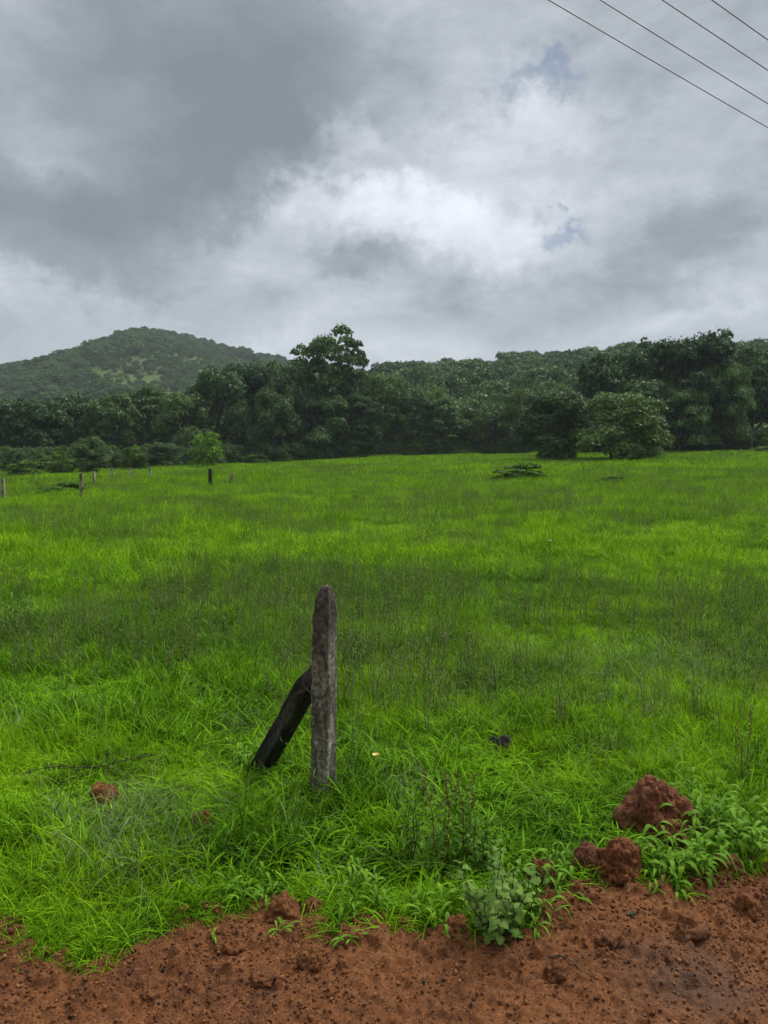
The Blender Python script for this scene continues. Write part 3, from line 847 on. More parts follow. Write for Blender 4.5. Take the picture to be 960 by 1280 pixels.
# undergrowth that closes the foot of the wood
ug = []; us = []
for px in np.linspace(-120, 1080, 420):
    for k in range(3):
        Yb = float(np.interp(px, [-100, 0, 130, 260, 360, 480, 640, 700, 960, 1080], [60, 64, 66, 74, 82, 90, 95, 84, 74, 74]))
        Y = Yb + rw.random() * 9 + 1; X = (px - 480 + rw.normal(0, 5)) / F * Y
        ug.append((X, Y, float(terrain(X, Y)) - 0.15)); w = 1.6 + 2.2 * rw.random(); w = 1.3 + 1.3 * rw.random(); us.append((w, w, (1.1 + 1.5 * rw.random() ** 1.5)))
n = len(ug); rot = np.zeros((n, 3)); rot[:, 2] = rw.random(n) * 6.28
scatter('undergrowth', ug, rot, us, rw.choice(3, n, p=[.45, .2, .35]), [low['a'], low['c'], KIND['shrub'][0]], 'tangled undergrowth along the foot of the wood')

# ------------------------------------------------------------------ grass of the field
rg = np.random.default_rng(101)
def clump(name, mat, n, rad, h, w, bend, seg=4, seed=0, ragged=0.5):
    r = np.random.default_rng(seed)
    V, Q = blades(r, n, rad, h, w, bend, seg, ragged)
    return mesh_from(name, V, Q, mat)
G_near = [clump('tuft_near_%d' % i, M['grass'], 70, 0.075, 0.115, 0.0036, 0.75, 5, 200 + i) for i in range(5)]
G_lush = [clump('tuft_lush_%d' % i, M['grass_lush'], 36, 0.07, 0.145, 0.0072, 1.15, 6, 220 + i) for i in range(4)]
G_dry = [clump('tuft_dry_%d' % i, M['grass_dry'], 46, 0.06, 0.19, 0.0022, 1.3, 5, 240 + i) for i in range(2)]
G_mid = [clump('tuft_mid_%d' % i, M['grass'], 70, 0.17, 0.17, 0.0075, 0.95, 4, 260 + i) for i in range(4)]
G_far = [clump('tuft_far_%d' % i, M['grass'], 90, 0.55, 0.26, 0.022, 0.8, 3, 280 + i) for i in range(4)]
protos = G_near + G_lush + G_dry + G_mid + G_far
ROCKS = []   # (x, y, r): kept free of grass
def fan(n, y0, y1, amax=0.80, pw=2.0, side=0.8):
    Y = (y0 ** pw + (y1 ** pw - y0 ** pw) * rg.random(n)) ** (1 / pw)
    X = (rg.random(n) * 2 - 1) * (Y * 0.62 + side)
    return X, Y
def lushness(X, Y):
    return fbm(X * 0.9 + 7, Y * 0.9, seed=71, oct=3)
P_, S_, I_, R_ = [], [], [], []
def put(X, Y, s, sh, idx, tilt=0.12):
    n = len(X)
    P_.append(np.stack([X, Y, terrain(X, Y)], 1)); S_.append(np.stack([s, s, s * sh], 1)); I_.append(idx)
    r = rg.normal(0, tilt, (n, 3)); r[:, 2] = rg.random(n) * 6.283; R_.append(r)
ROCK_SPOTS = [(1.15, 2.98, 0.15), (0.87, 2.66, 0.11), (0.745, 2.72, 0.07), (0.576, 2.65, 0.07), (-1.247, 3.226, 0.06), (-0.752, 3.018, 0.04), (0.605, 3.82, 0.05), (-0.35, 2.50, .05), (-0.24, 2.52, .04), (0.24, 2.42, 0.04)]
def clear(X, Y, pad=0.0):
    ok = Y > yedge(X) + pad
    for (a, b, r) in ROCK_SPOTS: ok &= (X - a) ** 2 + (Y - b) ** 2 > (r + 0.02) ** 2
    return ok
# near: 2.2 - 9 m
X, Y = fan(36000, 2.1, 9.5, side=2.6)
k = clear(X, Y, 0.015); X, Y = X[k], Y[k]
Lu = lushness(X, Y) + 0.25 * np.exp(-((Y - 2.7) / 0.6) ** 2) + 0.1 * (X > -0.2) * np.exp(-((Y - 3.0) / 0.8) ** 2)
dn = 0.35 + 0.65 * sstep(0.0, 0.35, Y - yedge(X))
k = rg.random(len(X)) < dn; X, Y, Lu = X[k], Y[k], Lu[k]
n = len(X); pick = rg.random(n)
idx = np.where(pick < 0.035 + 0.5 * np.exp(-((X + 1.0) / 0.28) ** 2 - ((Y - 2.95) / 0.3) ** 2) + 0.35 * np.exp(-((X - 2.0) / 0.9) ** 2 - ((Y - 5.3) / 0.5) ** 2), 9 + rg.integers(0, 2, n), np.where(Lu + (pick - .5) * 0.3 > 0.60, 5 + rg.integers(0, 4, n), rg.integers(0, 5, n)))
hgt = 0.25 + 1.35 * fbm(X * 1.5, Y * 1.5, seed=73, oct=3)
edge_low = 0.55 + 0.45 * sstep(0.0, 0.35, Y - yedge(X))
put(X, Y, (0.75 + 0.5 * rg.random(n)), hgt * edge_low, idx)
# creeping tufts that hang over the dirt
n = 2000; X = (rg.random(n) * 2 - 1) * 3.6; Y = yedge(X) + rg.normal(0.03, 0.045, n)
k = vnoise(X * 5, X * 0 + 1.5, seed=77) > 0.33; X, Y = X[k], Y[k]; n = len(X)
put(X, Y, 0.45 + 0.4 * rg.random(n), 0.75 + 0 * X, np.where(rg.random(n) < 0.6, 5 + rg.integers(0, 4, n), rg.integers(0, 5, n)), 0.3)
# mid: 8.5 - 32 m
X, Y = fan(30000, 8.0, 34.0, side=3.0)
n = len(X); hgt = 0.15 + 1.6 * fbm(X * 0.8, Y * 0.8, seed=74, oct=3)
put(X, Y, (0.8 + 0.7 * rg.random(n)) * (1 + 0.35 * sstep(10, 30, Y)), hgt, 11 + rg.integers(0, 4, n), 0.08)
# far: 30 - 105 m
X, Y = fan(26000, 30.0, 104.0, pw=1.7)
n = len(X); hgt = 0.1 + 1.5 * fbm(X * 0.3, Y * 0.3, seed=75, oct=3)
put(X, Y, (0.8 + 0.7 * rg.random(n)) * (1 + 0.4 * sstep(40, 90, Y)), hgt, 15 + rg.integers(0, 4, n), 0.05)
scatter('grass', np.concatenate(P_), np.concatenate(R_), np.concatenate(S_), np.concatenate(I_), protos, 'bright monsoon grass covering the whole field', 'stuff')

# ------------------------------------------------------------------ tall dark seeding weeds standing in the grass
def stalk_mesh(name, seed, nst, rad, h, lw=0.004, thick=0.0022, mats=('stalk', 'stalk_dry'), seedhead=True):
    r = np.random.default_rng(seed); g = Geo()
    for s in range(nst):
        a = r.random() * 6.28; q = rad * r.random() ** .5
        b = np.array([q * math.cos(a), q * math.sin(a), -0.02]); hh = h * (0.55 + 0.6 * r.random())
        hd = r.random() * 6.28; H = np.array([math.cos(hd), math.sin(hd), 0]); le = 0.04 + 0.30 * r.random() ** 1.5
        t = np.linspace(0, 1, 8); P = b + hh * (t[:, None] * np.array([0, 0, 1]) + (le * t ** 2)[:, None] * H)
        nod = 0.26 * r.random() * (t > 0.75) * (t - 0.75) * 4
        P = P + (nod * hh)[:, None] * H
        g.tube(P, thick * (1 - 0.6 * t) * (0.7 + 0.6 * r.random()), 3, False)
        nl = int(10 + 12 * r.random())
        for j in range(nl):
            tt = 0.12 + 0.85 * (j + r.random() * .6) / nl
            p = np.array([np.interp(tt, t, P[:, c]) for c in range(3)])
            d = r.random() * 6.28; D_ = np.array([math.cos(d), math.sin(d), 0])
            ll = hh * (0.13 - 0.07 * tt) * (0.6 + 0.8 * r.random())
            if seedhead and tt > 0.72: ll *= 0.45
            tq = np.linspace(0, 1, 3)
            Pl = p + ll * (tq[:, None] * D_ * 0.75 + (tq[:, None] * 0.75 - 0.35 * tq[:, None] ** 2) * np.array([0, 0, 1]))
            S = np.array([-D_[1], D_[0], 0.0])
            g.ribbon(Pl, np.array([0.4, 1.0, 0.15]) * lw * (1.3 if tt < .6 else 1), S)
    return g.mesh(name, M[mats[r.random() < 0.22]])
ST = [stalk_mesh('stalk_near_%d' % i, 400 + i, 3 + i % 3, 0.05, 0.42, 0.0045, 0.0016) for i in range(6)]
ST += [stalk_mesh('stalk_mid_%d' % i, 420 + i, 9, 0.24, 0.46, 0.0055, 0.0018) for i in range(5)]
ST += [stalk_mesh('stalk_far_%d' % i, 440 + i, 22, 0.8, 0.44, 0.013, 0.005) for i in range(4)]
P_, S_, I_, R_ = [], [], [], []
def weedmask(X, Y):
    f = fbm(X / 1.5, Y / 1.9, seed=81, oct=4); c = fbm(X / 9.0, Y / 7.0, seed=83, oct=2)
    return f * 0.8 + c * 0.2
X, Y = fan(6500, 3.0, 9.0)
w_ = weedmask(X, Y) + 0.05 * sstep(4, 7, Y) + 0.05 * (X > 0.3) - 0.05 * sstep(4.5, 3.2, Y)
k = clear(X, Y, 0.3) & (w_ + rg.normal(0, 0.05, len(X)) > 0.525); X, Y = X[k], Y[k]
put(X, Y, 0.6 + 0.55 * rg.random(len(X)), 1.0 + 0 * X, rg.integers(0, 6, len(X)), 0.07)
X, Y = fan(9500, 8.0, 34.0)
w_ = weedmask(X, Y) + 0.10 * sstep(10.5, 17, Y) + 0.03 * (X > 1) - 0.05 * np.exp(-((Y - 10) / 1.6) ** 2)
k = (w_ + rg.normal(0, 0.05, len(X)) > 0.56); X, Y = X[k], Y[k]
put(X, Y, 0.65 + 0.5 * rg.random(len(X)), 1.0 + 0 * X, 6 + rg.integers(0, 5, len(X)), 0.06)
X, Y = fan(7500, 32.0, 84.0, pw=1.7)
w_ = weedmask(X / 1.8, Y / 3.5) + 0.06 * sstep(70, 30, Y)
k = (w_ + rg.normal(0, 0.05, len(X)) > 0.55); X, Y = X[k], Y[k]
put(X, Y, 0.7 + 0.5 * rg.random(len(X)), 0.9 + 0 * X, 11 + rg.integers(0, 4, len(X)), 0.04)
scatter('tall_weeds', np.concatenate(P_), np.concatenate(R_), np.concatenate(S_), np.concatenate(I_), ST, 'thin dark seeding weeds standing all over the grass', 'stuff')

# ------------------------------------------------------------------ stones, clods, mounds
import bmesh
def ico(sub):
    bm = bmesh.new(); bmesh.ops.create_icosphere(bm, subdivisions=sub, radius=1)
    V = np.array([v.co[:] for v in bm.verts]); T = np.array([[v.index for v in f.verts] for f in bm.faces]); bm.free()
    return V, T
ICO = {s: ico(s) for s in (2, 3, 5, 6)}
def rock_mesh(name, mat, size, seed, sub=5, rough=0.28, peak=0.0, facet=0.0, smooth=True, pits=0.05):
    V, T = ICO[sub]; V = V.copy(); s = seed * 1.37
    d = 1 + rough * 1.6 * (fbm(V[:, 0] * 1.3 + s, V[:, 1] * 1.3 + s, V[:, 2] * 1.3 + s + 10, oct=3, seed=seed) - 0.5) * 2
    d += rough * 0.45 * (fbm(V[:, 0] * 5 + s, V[:, 1] * 5, V[:, 2] * 5 + 20, oct=3, seed=seed + 5) - 0.5) * 2
    pn = fbm(V[:, 0] * 11 + s, V[:, 1] * 11, V[:, 2] * 11 + 30, oct=2, seed=seed + 9)
    d -= pits * sstep(0.58, 0.75, pn)
    d += pits * 0.8 * (fbm(V[:, 0] * 26, V[:, 1] * 26 + s, V[:, 2] * 26 + 30, oct=2, seed=seed + 13) - 0.5)
    V = V * d[:, None]
    if peak: V[:, :2] *= (1 - peak * np.clip(V[:, 2], 0, 1))[:, None]
    V *= np.array(size)
    return mesh_from(name, V, T, mat, smooth)
def rock_px(name, label, cat, px, py, wpx, hpx, mat, seed, sink=0.25, depth=0.85, group=None, rough=0.25, peak=0.0, sub=5, pits=0.05):
    X, Y, z = ground_at(px, py)
    dist = math.sqrt(X * X + Y * Y + (CAM_Z - z) ** 2)
    w = wpx / F * dist * 0.98; h = hpx / F * dist
    hz_ = h / (2 - 2 * sink) * 1.05
    me = rock_mesh(name, M[mat], (w / 2, w / 2 * depth, hz_), seed, sub, rough, peak, pits=pits)
    o = link(name, me, None, (X, Y + w / 2 * depth * 0.6, z + hz_ * (1 - 2 * sink)))
    o.rotation_euler = (0, 0, seed * 0.7)
    return tag(o, label, cat, group)
rock_px('earth_mound', 'largest mound of red earth, peaked, rising from the grass at the right', 'mound', 832, 1060, 92, 62, 'mound', 3, 0.3, 0.8, 'red earth mounds at the road edge', 0.26, 0.28, 6, 0.09)
rock_px('earth_mound', 'knobbly dark red lump of earth on the road edge, below the largest mound', 'mound', 776, 1110, 58, 40, 'clod', 5, 0.3, 0.8, 'red earth mounds at the road edge', 0.3, 0.1, 6, 0.10)
rock_px('earth_mound', 'small brown lump of earth half hidden in grass, left of the knobbly one', 'mound', 736, 1100, 42, 32, 'mound', 7, 0.28, 0.8, 'red earth mounds at the road edge', 0.22, 0.2)
rock_px('earth_mound', 'reddish lump of earth between the lobed-leaf plant and the mounds', 'mound', 678, 1114, 40, 30, 'clod', 9, 0.25, 0.8, 'red earth mounds at the road edge', 0.26, 0.1)
rock_px('laterite_stone', 'pitted round laterite stone lying in the grass at the left', 'stone', 127, 1014, 36, 22, 'clod', 11, 0.3, 0.9, None, 0.34, 0, 5, 0.12)
rock_px('laterite_stone', 'small brown stone in the grass between the round stone and the concrete post', 'stone', 253, 1046, 32, 22, 'clod', 12, 0.3, 0.8, None, 0.3, 0, 5, 0.1)
rock_px('dark_rock', 'angular black stone in the grass right of the concrete post', 'stone', 626, 944, 26, 20, 'dark_stone', 13, 0.2, 0.7, None, 0.4)
CL = [(352, 1158, 44, 28, 'rounded red clod at the grass edge left of the small drooping seedling', 21), (392, 1150, 36, 24, 'red clod tucked under the grass right above the drooping seedling', 22),
      (389, 1217, 34, 26, 'smooth roundish clod alone on the open dirt below the post', 23), (288, 1200, 34, 22, 'dark crumbling clod on the dirt left of the smooth roundish one', 24),
      (572, 1180, 38, 30, 'dark red clod at the grass edge left of the lobed-leaf plant', 25), (512, 1170, 30, 18, 'low clod in the row along the grass edge at centre', 26),
      (700, 1228, 32, 20, 'flat brown clod on the dirt below the small grey pebble', 27), (866, 1178, 46, 28, 'broken clod above the dark wet patch of road', 28),
      (765, 1192, 34, 20, 'crumbly clod between the grey pebble and the wet patch', 29), (878, 1112, 26, 20, 'small clod under the leafy clump at the right', 30),
      (330, 1236, 40, 18, 'flattened clod near the bottom of the dirt, left of centre', 31), (430, 1222, 26, 18, 'crumb-covered clod right of the smooth roundish one', 32),
      (180, 1250, 42, 16, 'low worn clod in the bottom left dirt', 33), (940, 1150, 36, 24, 'clod on the dirt at the right edge of the picture', 34), (915, 1100, 34, 24, 'clod bank at the grass edge below the leafy clump', 35)]
for (px, py, w, h, lab, sd) in CL: rock_px('dirt_clod', lab, 'clod', px, py, w * 0.85, h * 0.75, 'soil', sd, 0.42, 0.9, 'clods of red earth on the dirt', 0.34)
rock_px('grey_pebble', 'small blue-grey pebble lying alone on the red dirt', 'pebble', 790, 1153, 14, 8, 'dark_stone', 41, 0.25, 0.7, None, 0.2)

peb = [rock_mesh('grit_%d' % i, M[('grit_red', 'grit_dark', 'grit_red', 'grit_light', 'grit_red', 'dark_stone')[i]], (1, 0.85, 0.72), 60 + i, 3, 0.25, smooth=i % 2 == 0) for i in range(6)]
n = 110000
X = (rg.random(n) * 2 - 1) * 2.4; Y = 1.5 + 1.6 * rg.random(n)
d = yedge(X) - Y
k = (d > -0.05) & (rg.random(n) < 0.4 + 0.6 * sstep(0.42, 0.62, fbm(X * 4, Y * 4, seed=91, oct=3))); X, Y, d = X[k], Y[k], d[k]
n = len(X); s = 0.0013 + 0.0062 * rg.random(n) ** 6 + 0.011 * (rg.random(n) > 0.985) * rg.random(n) * np.exp(-np.clip(d, 0, 9) / .4)
rot = rg.random((n, 3)) * 6.28
scatter('gravel', np.stack([X, Y, road_z(X, Y) + s * 0.3], 1), rot, np.stack([s, s, s], 1), rg.choice(6, n, p=[.31, .16, .25, .17, .10, .01]), peb, 'loose red grit and crumbs of earth on the dirt road', 'stuff')

# ------------------------------------------------------------------ concrete corner post with its strut
px_, py_, pz_ = ground_at(403, 1003)
post = empty('fence_post', (px_, py_, pz_), 'weathered concrete fence post with pointed head and a leaning strut', 'fence post', None, rz=0.0)
def beam(name, mat, sections, seed, parent, wob=0.0022):
    """square beam through sections (centre, half size, angle) with worn edges"""
    g = Geo(); S = 48
    th = np.arange(S) / S * 2 * np.pi
    c, s = np.cos(th), np.sin(th); p = 18.0
    rr = (np.abs(c) ** p + np.abs(s) ** p) ** (-1 / p)
    rings = []
    secs = []
    for a, b in zip(sections[:-1], sections[1:]):
        m_ = max(1, int(abs(b[0][2] - a[0][2]) / 0.02))
        for i in range(m_):
            t = i / m_; secs.append([np.array(a[0]) * (1 - t) + np.array(b[0]) * t, np.array(a[1]) * (1 - t) + np.array(b[1]) * t])
    secs.append([np.array(sections[-1][0]), np.array(sections[-1][1])])
    for ce, hs in secs:
        R3 = np.stack([ce[0] + rr * c * hs[0], ce[1] + rr * s * hs[1], np.full(S, ce[2])], 1)
        nz = fbm(R3[:, 0] * 14 + seed, R3[:, 1] * 14, R3[:, 2] * 14 + 3, oct=4, seed=seed) - 0.5
        chip = sstep(0.6, 0.75, fbm(R3[:, 0] * 30, R3[:, 1] * 30 + 2, R3[:, 2] * 18 + 3, oct=2, seed=seed + 4))
        k_ = 1 + (nz * wob * 3 - chip * 0.004 * (rr > 1.15)) / max(hs[0], 0.01)
        R3[:, 0] = ce[0] + (R3[:, 0] - ce[0]) * k_; R3[:, 1] = ce[1] + (R3[:, 1] - ce[1]) * k_
        rings.append(R3)
    V = np.concatenate(rings); k = len(rings)
    i = np.arange(k - 1)[:, None] * S; j = np.arange(S)[None]; jn = (j + 1) % S
    g.add(V, np.stack([i + j, i + jn, i + jn + S, i + j + S], -1).reshape(-1, 4))
    g.add(np.concatenate([rings[-1], [secs[-1][0] + [0, 0, 0.003]]]), None, np.stack([np.arange(S), (np.arange(S) + 1) % S, np.full(S, S)], 1))
    return link(name, g.mesh(name, M[mat], False), parent)
H_ = 0.968
hw = 0.0425
shaft = beam('shaft', 'concrete', [((0, 0, -0.15), (hw + .003, hw)), ((0.006, 0, 0.4), (hw + .001, hw)), ((0.012, 0, H_ - 0.12), (hw - .002, hw - .002)), ((0.013, 0, H_ - 0.115), (hw - .003, hw - .003)), ((0.016, 0, H_ - 0.05), (hw * 0.76, hw * 0.70)),
              ((0.018, 0, H_ - 0.012), (hw * 0.50, hw * 0.42)), ((0.018, 0, H_ - 0.004), (hw * 0.42, hw * 0.34)), ((0.018, 0, H_), (hw * 0.25, hw * 0.2))], 5, post)
shaft.rotation_euler = (0, R(0.5), R(-27))
# strut: from the ground on the left up to the left face of the post
ax, ay, az_ = ground_at(314, 962)
A = np.array([ax - px_, ay - py_, az_ - pz_ - 0.08]); 
B = np.array([-0.045, 0.045, 0.55])
dv = B - A; ln = np.linalg.norm(dv)
st = beam('strut', 'concrete_dark', [((0, 0, 0), (0.047, 0.038)), ((0, 0, ln - 0.05), (0.046, 0.038)), ((0.002, 0, ln - 0.035), (0.044, 0.037)), ((0.030, 0, ln + 0.03), (0.018, 0.045))], 9, post, 0.0012)
st.location = A
st.rotation_euler = Vector(dv).to_track_quat('Z', 'Y').to_euler()
# rusty barbed wire tied round the post
g = Geo()
t = np.linspace(0, 1, 26)
def wire_path(P, r=0.0016): g.tube(np.array(P), r, 5)
front = np.array([-0.01, -0.068, 0.0])
loop = [(-0.062, -0.02, 0.515), (-0.03, -0.062, 0.50), (0.000, -0.072, 0.492), (0.022, -0.066, 0.505), (0.032, -0.055, 0.55), (0.030, -0.056, 0.60), (0.020, -0.064, 0.65), (0.010, -0.068, 0.70)]
tt = np.linspace(0, len(loop) - 1, 40); LP = np.array(loop)
Pw = np.stack([np.interp(tt, np.arange(len(loop)), LP[:, c]) for c in range(3)], 1)
wire_path(Pw, 0.003); wire_path(Pw + np.stack([0.003 * np.cos(tt * 9), 0 * tt, 0.003 * np.sin(tt * 9)], 1), 0.0014)
tail = np.array([(-0.062, -0.02, 0.515), (-0.09, -0.02, 0.503), (-0.115, -0.01, 0.49), (-0.13, 0.0, 0.475), (-0.125, -0.01, 0.46), (-0.13, -0.005, 0.44), (-0.12, 0.0, 0.43)])
wire_path(tail, 0.003)
for (c_, a_) in (((-0.09, -0.02, 0.503), 0.5), ((-0.125, -0.01, 0.46), 1.4), ((0.03, -0.058, 0.58), 0.3), ((0.012, -0.07, 0.69), 1.0)):
    for q in (-1, 1):
        g.tube(np.array([np.array(c_) - 0.012 * np.array([math.cos(a_ * q), 0.3, math.sin(a_ * q)]), np.array(c_) + 0.012 * np.array([math.cos(a_ * q), 0.3, math.sin(a_ * q)])]), 0.0014, 4)
link('barbed_wire', g.mesh('barbed_wire', M['wire']), post)

# barbed wire lying in the grass at the left
g = Geo()
a = np.array(ground_at(25, 993)); b = np.array(ground_at(196, 967)); tt = np.linspace(0, 1, 60)[:, None]
Pw = a * (1 - tt) + b * tt
Pw[:, 2] += 0.085 + 0.012 * np.sin(tt[:, 0] * 9); Pw[:, 1] += 0.02 * np.sin(tt[:, 0] * 6)
g.tube(Pw, 0.0022, 5)
for i in range(4, 58, 6):
    for q in range(2):
        v_d = np.array([0.3, 0.2, 1.0]) if q else np.array([-0.5, 0.4, 0.8]); v_d = v_d / np.linalg.norm(v_d) * 0.014
        g.tube(np.array([Pw[i] - v_d, Pw[i] + v_d]), 0.0016, 4)
tag(link('wire_strand', g.mesh('wire_strand', M['wire'])), 'slack rusty barbed wire strand lying over the grass at the left', 'wire')

# ------------------------------------------------------------------ old fence posts far off
FP = [(5, 633, 27, 3, 0, 'fence post at the very left edge of the picture'), (102, 630, 30, 4, 0.5, 'tallest and nearest pale fence post of the far left row'),
      (140, 606, 17, 2.6, 0, 'thin fence post before the tall leafy shrub, second row'), (163, 603, 14, 2.4, 2, 'faint short fence post between two others in the second row'),
      (188, 602, 14, 3, 0, 'short fence post right of the faint one, before the halfway shrub'), (263, 614, 22, 4.2, 0, 'dark upright fence post under the bright green bush'),
      (285, 610, 16, 3.6, -28, 'broken fence post leaning to the left beside the dark upright one'), (118, 610, 16, 2.4, 0, 'thin fence post just right of the tallest pale one, farther away')]
for i, (px, py, hp, wp, lean, lab) in enumerate(FP):
    X, Y, z = ground_at(px, py); dist = Y
    h = hp / F * dist * 1.3; w = max(0.085, wp / F * dist) / 2
    o = beam('fence_post', 'concrete_pale' if i != 5 else 'concrete_dark', [((0, 0, -0.1), (w, w)), ((0, 0, h * 0.5), (w, w)), ((0, 0, h - 0.05), (w * 0.9, w * 0.9)), ((0, 0, h), (w * 0.4, w * 0.4))], 30 + i, None, 0.006)
    o.location = (X, Y, z); o.rotation_euler = (0, R(lean), 0.4 * i)
    tag(o, lab, 'fence post', 'old fence posts standing in the far grass')
# thin pole at the right
X = (938 - 480) / F * 70
o = beam('thin_pole', 'concrete', [((0, 0, -0.2), (0.06, 0.06)), ((0, 0, 2.6), (0.045, 0.045)), ((0, 0, 2.62), (0.02, 0.02))], 55, None)
o.location = (X, 70, float(terrain(X, 70))); tag(o, 'thin pale pole at the wood edge near the right side', 'pole')

# ------------------------------------------------------------------ overhead wires along the road
WZ = 7.2
PL = [((685, 0), (960, 160)), ((750, 0), (960, 130)), ((828, 0), (960, 88)), ((890, 0), (960, 50))]
WL = ['lowest overhead wire crossing the upper right corner of the sky', 'second overhead wire from the lowest in the upper right sky', 'third overhead wire from the lowest, close to the corner', 'uppermost overhead wire cutting the very corner of the sky']
for (p0, p1), lab in zip(PL, WL):
    def hit(p):
        d = ray(*p); tq = (WZ - CAM_Z) / d[2]; return np.array([d[0] * tq, d[1] * tq])
    q0, q1 = hit(p0), hit(p1); dr = (q1 - q0) / np.linalg.norm(q1 - q0)
    mid = (q0 + q1) / 2; s_ = np.linspace(-32, 32, 90)
    P = np.stack([mid[0] + dr[0] * s_, mid[1] + dr[1] * s_, WZ + 0.0006 * s_ ** 2], 1)
    g = Geo(); g.tube(P, 0.0072, 6)
    tag(link('overhead_wire', g.mesh('overhead_wire', M['cable'], True)), lab, 'power line', 'overhead wires')

# ------------------------------------------------------------------ plants one can tell apart
def leaf_shape(g, p, D_, L, w, up=0.5, droop=0.6, seg=5, lobed=False, rng=None, roll=0.0):
    """one leaf: folded blade from p along D_"""
    D_ = D_ / np.linalg.norm(D_); S = np.cross(D_, [0, 0, 1.0]); S = S / (np.linalg.norm(S) + 1e-6)
    S = S * math.cos(roll) + np.array([0, 0, math.sin(roll)])
    tq = np.linspace(0, 1, seg + 1)
    C = p + L * (tq[:, None] * D_ * (1 - 0.25 * tq[:, None]) + (up * tq - droop * tq ** 2)[:, None] * np.array([0, 0, 1.0]))
    prof = np.sin(np.pi * np.clip(tq * 0.93 + 0.05, 0, 1)) ** 0.8
    if lobed: prof = prof * np.where(np.arange(seg + 1) % 2 == 0, 0.62, 1.15)
    V = np.empty(((seg + 1) * 3, 3)); wd = (prof * w / 2)[:, None]
    V[0::3] = C - S * wd + [0, 0, 1] * wd * 0.25; V[1::3] = C; V[2::3] = C + S * wd + [0, 0, 1] * wd * 0.25
    i = np.arange(seg) * 3
    Q = np.concatenate([np.stack([i, i + 1, i + 4, i + 3], 1), np.stack([i + 1, i + 2, i + 5, i + 4], 1)])
    g.add(V, Q)

def stem_plant(name, px, py, hpx, label, cat, group, seed, nst, spread, leafL, leafW, lmat, smat, step=0.018, lobed=False, leafy=(0.1, 1.0), flower=False, lean=0.25, loc=None, seg=5):
    r = np.random.default_rng(seed)
    X, Y, z = loc or ground_at(px, py); H = hpx / F * math.sqrt(X * X + Y * Y + 2.4)
    root = empty(name, (X, Y, z), label, cat, group)
    gs, gl, gf = Geo(), Geo(), Geo()
    for s in range(nst):
        a = s / nst * 6.28 + r.normal(0, 0.4); hh = H * (0.6 + 0.45 * r.random()) if s else H
        off = spread * (0.25 + 0.8 * r.random()) if s else 0.0
        b = np.array([0.15 * off * math.cos(a), 0.15 * off * math.sin(a), -0.01])
        t = np.linspace(0, 1, 9)
        P = b + np.stack([off * np.cos(a) * t ** 0.8 + 0.006 * np.sin(t * 9 + s), off * np.sin(a) * t ** 0.8, hh * t * (1 - 0.12 * off / H * t)], 1)
        gs.tube(P, 0.0028 * (1 - 0.65 * t), 5)
        m_ = int(hh / step)
        for j in range(m_):
            tt = leafy[0] + (leafy[1] - leafy[0]) * (j + 0.5 * r.random()) / m_
            p = np.array([np.interp(tt, t, P[:, c]) for c in range(3)])
            da = j * 2.4 + r.normal(0, 0.3); k_ = (0.55 + 0.6 * r.random()) * (1.05 - 0.5 * tt)
            leaf_shape(gl, p, np.array([math.cos(da), math.sin(da), 0.25 * r.normal()]), leafL * k_, leafW * k_, 0.35 + 0.3 * r.random(), 0.35 + 0.4 * r.random(), seg, lobed, r, r.normal(0, 0.35))
        if flower and s % 2 == 0:
            tip = P[-1]
            for q in range(22):
                c = tip + np.array([r.normal(0, 0.004), r.normal(0, 0.004), (q - 16) * 0.006])
                gf.tube(np.array([c, c + np.array([r.normal(0, 0.006), r.normal(0, 0.006), 0.005])]), 0.0022, 4)
    link('stem', gs.mesh('stem', M[smat], True), root); link('foliage', gl.mesh('foliage', M[lmat]), root)
    if flower: link('flower_spike', gf.mesh('flower_spike', M['red_stem']), root)
    return root
stem_plant('lobed_plant', 622, 1176, 118, 'grey-green plant with broad lobed leaves on the road edge', 'plant', None, 1, 9, 0.13, 0.062, 0.046, 'grey_leaf', 'brown_stem', 0.017, True, seg=8)
stem_plant('lobed_plant', 642, 1150, 80, 'shorter grey-green plant growing right behind the broad lobed one', 'plant', None, 2, 6, 0.11, 0.055, 0.038, 'grey_leaf', 'brown_stem', 0.02, True, seg=8)
wg = 'upright weeds with slim leaves before the mounds'
stem_plant('red_weed', 556, 1092, 108, 'tall weed with red-brown stem and flower spike behind the lobed-leaf plant', 'weed', wg, 3, 4, 0.07, 0.085, 0.021, 'weed_leaf', 'red_stem', 0.014, flower=True)
stem_plant('red_weed', 588, 1088, 104, 'reddish flowering weed directly right of the tallest red-stemmed one', 'weed', wg, 4, 4, 0.07, 0.08, 0.02, 'weed_leaf', 'red_stem', 0.014, flower=True)
stem_plant('slim_weed', 518, 1085, 104, 'pale green slim-leaved weed left of the red-stemmed ones', 'weed', wg, 5, 4, 0.07, 0.085, 0.021, 'weed_leaf', 'brown_stem', 0.014)
stem_plant('slim_weed', 606, 1095, 66, 'bushy grey-green weed between the red-stemmed ones and the reddish lump', 'weed', wg, 6, 6, 0.08, 0.06, 0.018, 'weed_leaf', 'brown_stem', 0.012)
stem_plant('slim_weed', 498, 1040, 80, 'thin weed standing farther back, right of the yellow flower', 'weed', wg, 7, 3, 0.06, 0.045, 0.008, 'weed_leaf', 'brown_stem', 0.014)
stem_plant('slim_weed', 440, 1000, 92, 'thin grey weed standing just right of the concrete post', 'weed', wg, 8, 4, 0.05, 0.035, 0.006, 'weed_leaf', 'brown_stem', 0.012)
stem_plant('slim_weed', 934, 985, 84, 'reddish thin weed near the right edge above the leafy clump', 'weed', wg, 9, 3, 0.06, 0.05, 0.01, 'weed_leaf', 'red_stem', 0.014, flower=True)
